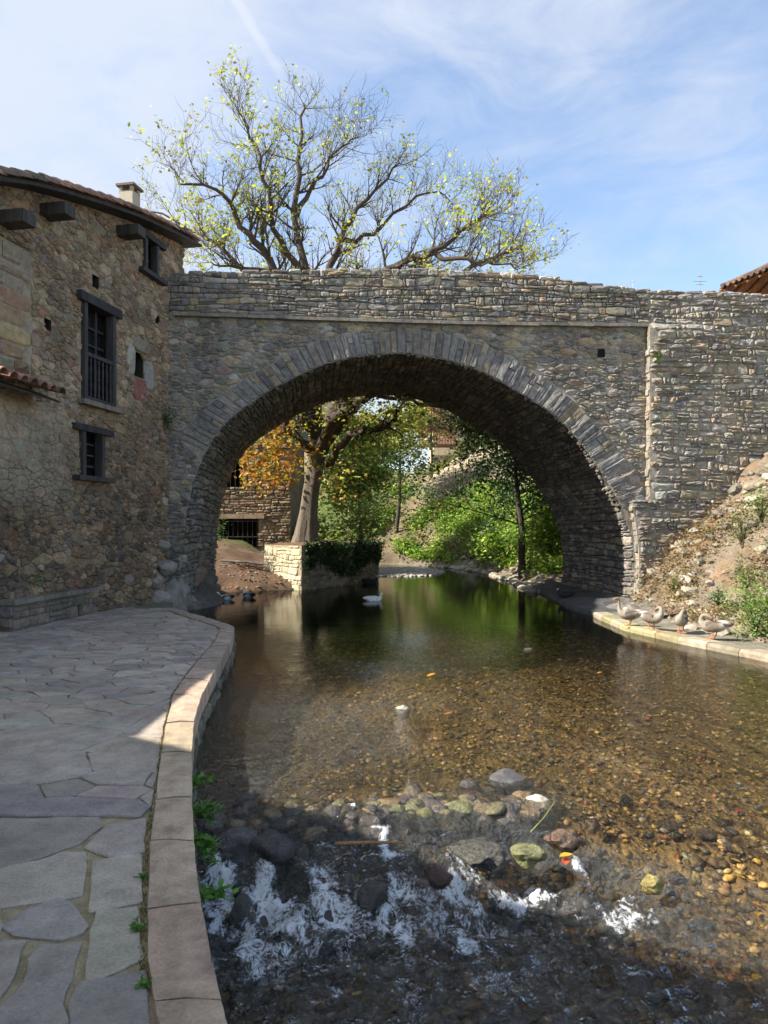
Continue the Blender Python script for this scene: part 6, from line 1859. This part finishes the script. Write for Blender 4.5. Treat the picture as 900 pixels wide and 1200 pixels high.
# low wooden prop lying on the dirt bank
a, b = pxY(258, 678, 25.0), pxY(316, 676, 25.4)
a.z = lz(a.x, a.y) + .08; b.z = lz(b.x, b.y) + .12
tag(MB().tube([a, a.lerp(b, .5) + Vector((0, 0, .03)), b], [.05, .045, .03], 7, (.24, .21, .17)).build('driftwood', M['bark'], None), 'bleached branch lying on the dirt slope behind two black-and-white ducks', 'branch')
def far_house(name, label, x0, x1, ytop, ybase, Y, depth, wall_c, roof_h=0, roof_c=(.30, .13, .08), wins_=(), ridge=None, over=.3):
    t = empty(name, label, 'house'); a, b = pxY(x0, ybase, Y), pxY(x1, ytop, Y)
    mb = MB(); 
    sb = sorted({a.x, b.x, *[pxY(w[0], 0, Y).x for w in wins_], *[pxY(w[2], 0, Y).x for w in wins_]}); tb2 = sorted({a.z, b.z, *[pxY(0, w[1], Y).z for w in wins_], *[pxY(0, w[3], Y).z for w in wins_]})
    R_ = [(pxY(w[0], 0, Y).x, pxY(w[2], 0, Y).x, pxY(0, w[3], Y).z, pxY(0, w[1], Y).z) for w in wins_]
    for i in range(len(sb) - 1):
        for j in range(len(tb2) - 1):
            cs, ct = (sb[i] + sb[i + 1]) / 2, (tb2[j] + tb2[j + 1]) / 2
            if any(w[0] < cs < w[1] and w[2] < ct < w[3] for w in R_): continue
            mb.add([(sb[i], Y, tb2[j]), (sb[i + 1], Y, tb2[j]), (sb[i + 1], Y, tb2[j + 1]), (sb[i], Y, tb2[j + 1])], [(0, 1, 2, 3)], wall_c)
    mb.add([(a.x, Y, a.z), (b.x, Y, a.z), (b.x, Y + depth, a.z), (a.x, Y + depth, a.z), (a.x, Y, b.z), (b.x, Y, b.z), (b.x, Y + depth, b.z), (a.x, Y + depth, b.z)], [(1, 2, 6, 5), (2, 3, 7, 6), (3, 0, 4, 7)], wall_c)
    mb.build('wall', M['plain'], t)
    for w in R_:
        fr_ = MB().box(((w[0] + w[1]) / 2, Y + .12, (w[2] + w[3]) / 2), (w[1] - w[0] + .02, .08, w[3] - w[2] + .02), 0, (.10, .07, .05)).build('window', M['timber'], t)
        MB().box(((w[0] + w[1]) / 2, Y + .06, (w[2] + w[3]) / 2), (w[1] - w[0] - .2, .03, w[3] - w[2] - .2), 0, (.02, .02, .02)).build('pane', M['glass'], fr_)
    if roof_h:
        o_ = over; z = b.z; x0_, x1_ = a.x - o_, b.x + o_; y0_, y1_ = Y - o_, Y + depth + o_; ym = Y + depth / 2; ins = min(depth / 2, (x1_ - x0_) * .3)
        V = [(x0_, y0_, z), (x1_, y0_, z), (x1_, y1_, z), (x0_, y1_, z), (x0_ + ins, ym, z + roof_h), (x1_ - ins, ym, z + roof_h)]
        rf = MB().add(V, [(0, 1, 5, 4), (2, 3, 4, 5), (1, 2, 5), (3, 0, 4), (3, 2, 1, 0)], roof_c).build('roof', M['tile'], t)
        # tile rows on the slope that shows
        st_ = MB(); nrow = 10; ncol = max(6, int((x1_ - x0_) / .45))
        for c_ in range(ncol):
            f = (c_ + .5) / ncol; xb = lerp(x0_, x1_, f); xt = lerp(x0_ + ins, x1_ - ins, f)
            st_.tube([(xb, y0_, z + .05), (xt, ym, z + roof_h + .05)], .11, 5, pick([(1, roof_c), (1, tuple(q * .8 for q in roof_c)), (1, tuple(q * 1.2 for q in roof_c))], rnd))
        st_.build('roof_tiles', M['tile'], t, kind='stuff')
    return t
far_house('village_house', 'cream house behind the big tree seen through the arch', 338, 402, 470, 610, 52.0, 8, (.62, .53, .33), 1.4, wins_=((352, 505, 362, 530), (380, 508, 390, 532)))
far_house('village_house', 'house with red tiled roof framed by the arch right of the big trunk', 398, 444, 500, 600, 60.0, 8, (.42, .33, .24), 1.5, wins_=((408, 506, 416, 516), (428, 506, 436, 516)), over=.6)
far_house('tower_ruin', 'tall pale building with brown timber gallery at the top centre of the arch', 508, 566, 440, 570, 55.0, 7, (.60, .52, .40), 0, wins_=((540, 500, 548, 512),))
# timber gallery hanging on it
tg = empty('timber_gallery', 'red-brown planked timber gallery on the pale building under the arch crown', 'gallery')
for k in range(13):
    x = lerp(492, 532, k / 12); p = pxY(x, 497, 53.5)
    MB().box((p.x, 53.5, p.z), (.17, .06, 2.9), 0, pick([(1, (.26, .12, .07)), (1, (.20, .10, .06))], rnd)).build('plank', M['timber'], tg)
MB().box((pxY(512, 0, 53.9).x, 54.2, pxY(0, 476, 53.9).z), (3.2, 1.4, .12), 0, (.22, .11, .07)).build('roof', M['timber'], tg)
MB().box((pxY(512, 0, 53.9).x, 54.2, pxY(0, 522, 53.9).z), (3.0, 1.3, .12), 0, (.16, .10, .07)).build('floor', M['timber'], tg)
# ramp wall running down the slope
ramp = empty('ramp_wall', 'grey stone wall running down the far slope to the river', 'wall')
q0, q1 = pxY(458, 648, 41.5), pxY(508, 588, 45.5); d_ = (q1 - q0); st = []
RF = Frame(q0.x, q0.y, math.atan2(d_.y, d_.x)); Lr = math.hypot(d_.x, d_.y)
mb = MB(); V = []
for i in range(11):
    f = i / 10; c = q0.lerp(q1, f)
    for (s_, z) in ((0, -1.6), (0, .55), (-.55, .55), (-.55, -1.6)):
        b_ = RF(Lr * f, 0, s_)[0]; V.append((b_[0], b_[1], c.z + z))
mb.add(V, [(i * 4 + j, (i + 1) * 4 + j, (i + 1) * 4 + j + 1, i * 4 + j + 1) for i in range(10) for j in range(3)], (.33, .29, .22)); mb.build('core', M['mortar'], ramp)
for P in rows(0, Lr, -1.6, 5.5, .25, 1.9, rnd, seed=73):
    c = P.mean(0); zt_ = q0.z + (q1.z - q0.z) * c[0] / Lr
    if 0 < c[0] < Lr and zt_ - 1.5 < c[1] < zt_ + .5:
        g = stone_geo(P, RF, rnd, gap=.01, bev=.03, proud=.05)
        if g: st.append((*g, pick([(1, (.36, .32, .25)), (1, (.28, .24, .19))], rnd)))
lay(ramp, st, M['rock'], 'stone', 'small_stones', 60)

# ------------------------------------------------------------------ roof corner, antennas behind the right wall
rc = empty('pavilion', 'tiled roof corner on exposed brown rafters above the wall at upper right', 'building')
E0 = Vector((12.34, 27.0, 0)); zE = EYE + (620 - 338) / F * 27.0
ea = Vector((.34, -.94, 0)); eb = Vector((.94, .34, 0)); LR = 9.0; rise = 2.4
def rp_(u_, v_, dz_=0.0):           # u along the eave towards the viewer, v inwards
    m_ = min(u_, v_, LR - u_, LR - v_)
    p = E0 + ea * u_ + eb * v_; return Vector((p.x, p.y, zE + rise * max(m_, 0) / (LR / 2) + dz_))
cs_ = [rp_(0, 0), rp_(LR, 0), rp_(LR, LR), rp_(0, LR), rp_(LR / 2, LR / 2)]
MB().add([tuple(v) for v in cs_] + [tuple(v - Vector((0, 0, .06))) for v in cs_], [(0, 1, 4), (1, 2, 4), (2, 3, 4), (3, 0, 4), (6, 5, 9), (7, 6, 9), (8, 7, 9), (5, 8, 9)], (.22, .12, .08)).build('roof', M['tile'], rc)
for k in range(17):
    u_ = .2 + k * .52
    for q_ in (0, 1):
        e_ = min(u_, LR - u_)
        A_, B_ = (rp_(u_, .03, -.13), rp_(u_, e_, -.13)) if q_ == 0 else (rp_(.03, u_, -.13), rp_(e_, u_, -.13))
        MB().tube([A_, B_], .06, 4, (.30, .14, .07)).build('rafter', M['timber'], rc)
        A_, B_ = (rp_(u_, -.08, .03), rp_(u_, e_, .03)) if q_ == 0 else (rp_(-.08, u_, .03), rp_(e_, u_, .03))
        for off in (0, .26):
            MB().tube([A_ + (ea if q_ == 0 else eb) * off, B_ + (ea if q_ == 0 else eb) * off], .085, 6, pick([(1, (.26, .17, .13)), (1, (.17, .12, .10))], rnd)).build('tile_row', M['tile'], rc)
MB().tube([rp_(0, 0, -.12), rp_(LR / 2, LR / 2, -.12)], .09, 4, (.24, .11, .06)).build('hip_rafter', M['timber'], rc)
cw_ = E0 + ea * (LR / 2) + eb * (LR / 2 + .35)
MB().box((cw_.x, cw_.y, zE - 3.4), (LR - 2.4, LR - 3.2, 7.4), math.atan2(eb.y, eb.x), (.36, .20, .13)).build('wall', M['plain'], rc)
pb = E0 + ea * 2.3 + eb * .75
MB().box((pb.x, pb.y, zE - .5), (.06, .5, .9), math.atan2(eb.y, eb.x), (.45, .02, .03)).build('red_banner', M['plain'], rc)
at = empty('tv_antenna', 'thin mast with cross bars above the wall near the pavilion roof', 'antenna')
b = pxY(820, 352, 34); t = pxY(820, 320, 34)
MB().tube([b + Vector((0, 0, -3)), t], .022, 5, (.30, .31, .33)).build('mast', M['plain'], at)
for (z, w) in ((.15, .14), (.38, .30), (.52, .18)): MB().tube([t + Vector((-w, 0, -z)), t + Vector((w, 0, -z))], .016, 4, (.30, .31, .33)).build('crossbar', M['plain'], at)
at = empty('tv_antenna', 'smaller pale antenna behind the bridge top near the seam', 'antenna')
b = pxY(742, 345, 40); t = pxY(742, 328, 40)
MB().tube([b + Vector((0, 0, -3)), t], .02, 5, (.42, .45, .5)).build('mast', M['plain'], at)
MB().tube([t + Vector((-.2, 0, -.1)), t + Vector((.1, 0, -.1))], .016, 4, (.42, .45, .5)).build('crossbar', M['plain'], at)

# ------------------------------------------------------------------ birds
def body_loft(spine, wid, hei, cols, ns=14):
    """one continuous bird body along a spine in the x-z plane (x forward)"""
    V = []; Cq = []; m = len(spine)
    # refine
    t0 = np.arange(m); tt = np.linspace(0, m - 1, (m - 1) * 3 + 1)
    def sm(a):
        a = np.array(a, float); out = []
        for t in tt:
            i = int(min(t, m - 2)); f = t - i; p0, p1, p2, p3 = a[max(i - 1, 0)], a[i], a[i + 1], a[min(i + 2, m - 1)]
            out.append(.5 * (2 * p1 + (p2 - p0) * f + (2 * p0 - 5 * p1 + 4 * p2 - p3) * f * f + (3 * p1 - p0 - 3 * p2 + p3) * f ** 3))
        return np.array(out)
    S = sm([(*s_, 0)[:3] if len(s_) == 2 else s_ for s_ in [(a, b, (c if False else 0)) for a, b, *c in spine]])
    SY = sm([(s_[2] if len(s_) > 2 else 0.0,) for s_ in spine])[:, 0]
    W_ = np.maximum(sm([(w,) for w in wid])[:, 0], .002); H_ = np.maximum(sm([(h,) for h in hei])[:, 0], .002)
    Cc_ = np.clip(sm(cols), .01, .9)
    for i in range(len(S)):
        p = S[i]; d = S[min(i + 1, len(S) - 1)] - S[max(i - 1, 0)]; L = np.hypot(d[0], d[1]) + 1e-9; nx_, nz_ = -d[1] / L, d[0] / L
        for k in range(ns):
            an = 2 * math.pi * k / ns; c, s_ = math.cos(an), math.sin(an)
            V.append((p[0] + nx_ * s_ * H_[i], SY[i] + c * W_[i], p[1] + nz_ * s_ * H_[i]))
            Cq.append(Cc_[i] * (1.0 if s_ > -.3 else 1.15))
    n = len(S); Fc = [(i * ns + k, i * ns + (k + 1) % ns, (i + 1) * ns + (k + 1) % ns, (i + 1) * ns + k) for i in range(n - 1) for k in range(ns)]
    Fc += [tuple(range(ns))[::-1], tuple((n - 1) * ns + k for k in range(ns))]
    return np.array(V), Fc, np.clip(np.array(Cq), 0, 1)
def wing_geo(side, x0, x1, z, wy, col, colt, h=.075, drop=0.0):
    V = []; Cq = []; n = 8; ns = 8
    for i in range(n):
        f = i / (n - 1); x = lerp(x0, x1, f); r = math.sin(math.pi * min(.98, .12 + f * .9)) ** .6 * (1 - .55 * f)
        for k in range(ns):
            an = 2 * math.pi * k / ns
            V.append((x, side * (wy * (1 - .35 * f) + math.cos(an) * .022), z + .0 * f - drop * f + math.sin(an) * h * r)); Cq.append(tuple(lerp(a, b, f) for a, b in zip(col, colt)))
    Fc = [(i * ns + k, i * ns + (k + 1) % ns, (i + 1) * ns + (k + 1) % ns, (i + 1) * ns + k) for i in range(n - 1) for k in range(ns)] + [tuple(range(ns))[::-1], tuple((n - 1) * ns + k for k in range(ns))]
    return V, Fc, np.array(Cq)
def bird(name, label, cat, loc, yaw, kind, scale=1.0, pose='up', swim=False, group=None, colb=None):
    t = empty(name, label, cat, loc=loc, rz=yaw, group=group); t.scale = (scale,) * 3
    grey, pale, dk, wh = (.24, .20, .16), (.42, .37, .31), (.10, .085, .07), (.72, .71, .68)
    if kind == 'goose': tail, rump, body, chest, neck, head = dk, (.42, .38, .33), (.17, .14, .11), (.27, .235, .19), (.24, .195, .15), (.17, .13, .10)
    elif kind == 'pied': tail, rump, body, chest, neck, head = (.03,) * 3, (.03,) * 3, (.45,) * 3, wh, wh, wh
    elif kind == 'black': tail, rump, body, chest, neck, head = (.02,) * 3, (.02,) * 3, (.03,) * 3, (.03,) * 3, (.03,) * 3, (.4, .4, .38)
    else: tail, rump, body, chest, neck, head = wh, wh, wh, wh, wh, wh
    zb = .265 if not swim else .075
    trunk = [(-.37, zb + .05), (-.33, zb + .05), (-.22, zb + .035), (-.08, zb), (.08, zb - .005), (.18, zb + .03)]
    tw, th = [.018, .05, .10, .14, .135, .095], [.014, .04, .085, .125, .13, .095]
    tc_ = [tail, tail, rump, body, body, chest]
    if pose == 'up':
        nk = [(.235, zb + .12), (.245, zb + .22), (.25, zb + .31), (.275, zb + .36), (.315, zb + .365), (.345, zb + .355)]; nw = [.050, .030, .026, .034, .033, .012]; nh = [.05, .031, .028, .038, .036, .012]
        hd = (.345, zb + .355, 0); bd3 = (.40, zb + .345, 0)
    elif pose == 'preen':       # neck folded back over the shoulder
        nk = [(.215, zb + .11, .02), (.19, zb + .19, .05), (.12, zb + .205, .075), (.06, zb + .175, .085), (.02, zb + .145, .09), (-.005, zb + .125, .09)]; nw = [.055, .038, .032, .036, .034, .014]; nh = [.055, .04, .034, .036, .034, .014]
        hd = (-.005, zb + .125, .09); bd3 = (-.05, zb + .10, .09)
    elif pose == 'down':
        nk = [(.25, zb + .07), (.31, zb + .02), (.335, zb - .07), (.34, zb - .15), (.36, zb - .195), (.375, zb - .22)]; nw = [.055, .034, .028, .034, .033, .013]; nh = [.055, .035, .03, .036, .034, .013]
        hd = (.375, zb - .22, 0); bd3 = (.40, zb - .27, 0)
    else:  # low: duck with short neck
        nk = [(.22, zb + .08), (.235, zb + .13), (.245, zb + .17), (.265, zb + .195), (.295, zb + .195), (.32, zb + .185)]; nw = [.055, .038, .034, .042, .038, .015]; nh = [.055, .04, .036, .042, .038, .015]
        hd = (.32, zb + .185, 0); bd3 = (.375, zb + .17, 0)
    V, Fc, Cq = body_loft(trunk + nk, tw + nw, th + nh, tc_ + [chest, neck, neck, head, head, head])
    MB().add(V, Fc, Cq).build('body', M['feather'], t, smooth=True)
    wc, wt_ = {'goose': ((.13, .105, .08), (.05, .04, .035)), 'pied': ((.02,) * 3, (.02,) * 3), 'black': ((.02,) * 3, (.02,) * 3)}.get(kind, ((.70, .69, .66), (.66, .66, .64)))
    for s_ in (-1, 1):
        V, Fc, Cq = wing_geo(s_, .13, -.35, zb + .035, .112, wc, wt_); MB().add(V, Fc, Cq).build('wing', M['feather'], t, smooth=True)
    bc = (.62, .20, .06) if kind != 'pied' else (.5, .16, .1)
    h = Vector(hd); b_ = Vector(bd3); h2 = Vector((h.x, h.z, h.y)) if False else Vector((hd[0], hd[2], hd[1])); b2 = Vector((bd3[0], bd3[2], bd3[1]))
    MB().tube([h2 - (b2 - h2) * .3, h2.lerp(b2, .5), b2], [.020, .014, .007], 7, bc).build('bill', M['plain'], t, smooth=True)
    for s_ in (-1, 1):
        ec = h2 + (h2 - b2).normalized() * .035 + Vector((0, s_ * .031, .012)); V, Fc = ICO1; MB().add(V * .006 + np.array(tuple(ec)), Fc, (.01, .01, .01)).build('eye', M['glass'], t)
    if not swim:
        oc = (.62, .20, .07)
        for s_ in (-1, 1):
            x_ = .01 + s_ * .03
            mb = MB().tube([(x_ - .02, s_ * .05, zb - .06), (x_ - .035, s_ * .052, zb - .15), (x_, s_ * .055, .02)], [.028, .013, .010], 7, oc)
            for (a_, L) in ((-.45, .085), (0, .10), (.45, .085)): mb.tube([(x_, s_ * .055, .014), (x_ + math.cos(a_) * L, s_ * .055 + math.sin(a_) * L, .006)], [.009, .005], 5, oc)
            mb.add([(x_, s_ * .055, .008), (x_ + math.cos(.45) * .078, s_ * .055 - math.sin(.45) * .078, .006), (x_ + .092, s_ * .055, .006), (x_ + math.cos(.45) * .078, s_ * .055 + math.sin(.45) * .078, .006)], [(0, 1, 2, 3)], oc)
            mb.build('leg', M['plain'], t)
    return t
def on_ledge(x, y):
    g = ground(x, y, .12); return g
def gz(p): return (p.x, p.y, max(bank_z(p.x, p.y), .118) + .004)
GG = 'geese resting on the ledge under the wall'
bird('goose', 'grey goose with neck raised, leftmost of the four on the ledge', 'goose', gz(on_ledge(738, 733)), math.radians(172), 'goose', .80, 'up', group=GG)
bird('goose', 'grey goose preening with head tucked back, second from the bridge pier', 'goose', gz(on_ledge(764, 738)), math.radians(-62), 'goose', .86, 'preen', group=GG)
bird('goose', 'brown-backed goose preening beside a small tuft, third from the pier', 'goose', gz(on_ledge(798, 741)), math.radians(-118), 'goose', .84, 'preen', group=GG)
bird('goose', 'paler goose with white rump feathers, nearest the right edge', 'goose', gz(on_ledge(836, 749)), math.radians(150), 'goose', .84, 'preen', group=GG)
def wz_(x, y, z=0.0): g = ground(x, y, z); return (g.x, g.y, g.z)
bird('duck', 'black and white duck closest to the left bridge pier', 'duck', wz_(264, 703, 0.0), math.radians(205), 'pied', .74, 'low', swim=True)
bird('duck', 'black and white duck standing right of its twin at the dirt bank', 'duck', wz_(291, 700, 0.0), math.radians(150), 'pied', .74, 'low', swim=True)
bird('duck', 'white duck swimming alone and leaving a wake', 'duck', wz_(438, 705, -0.03), math.radians(4), 'white', .8, 'low', swim=True)
bird('duck', 'black duck with pale head by the corner of the planter island', 'duck', wz_(434, 684, .0), math.radians(-20), 'black', .95, 'low', swim=True)
bird('duck', 'dark duck resting on the apron at the far foot of the right pier', 'duck', tuple(ground(656, 700, .12) + Vector((.15, 0, .02))), math.radians(175), 'black', .72, 'low', swim=True)
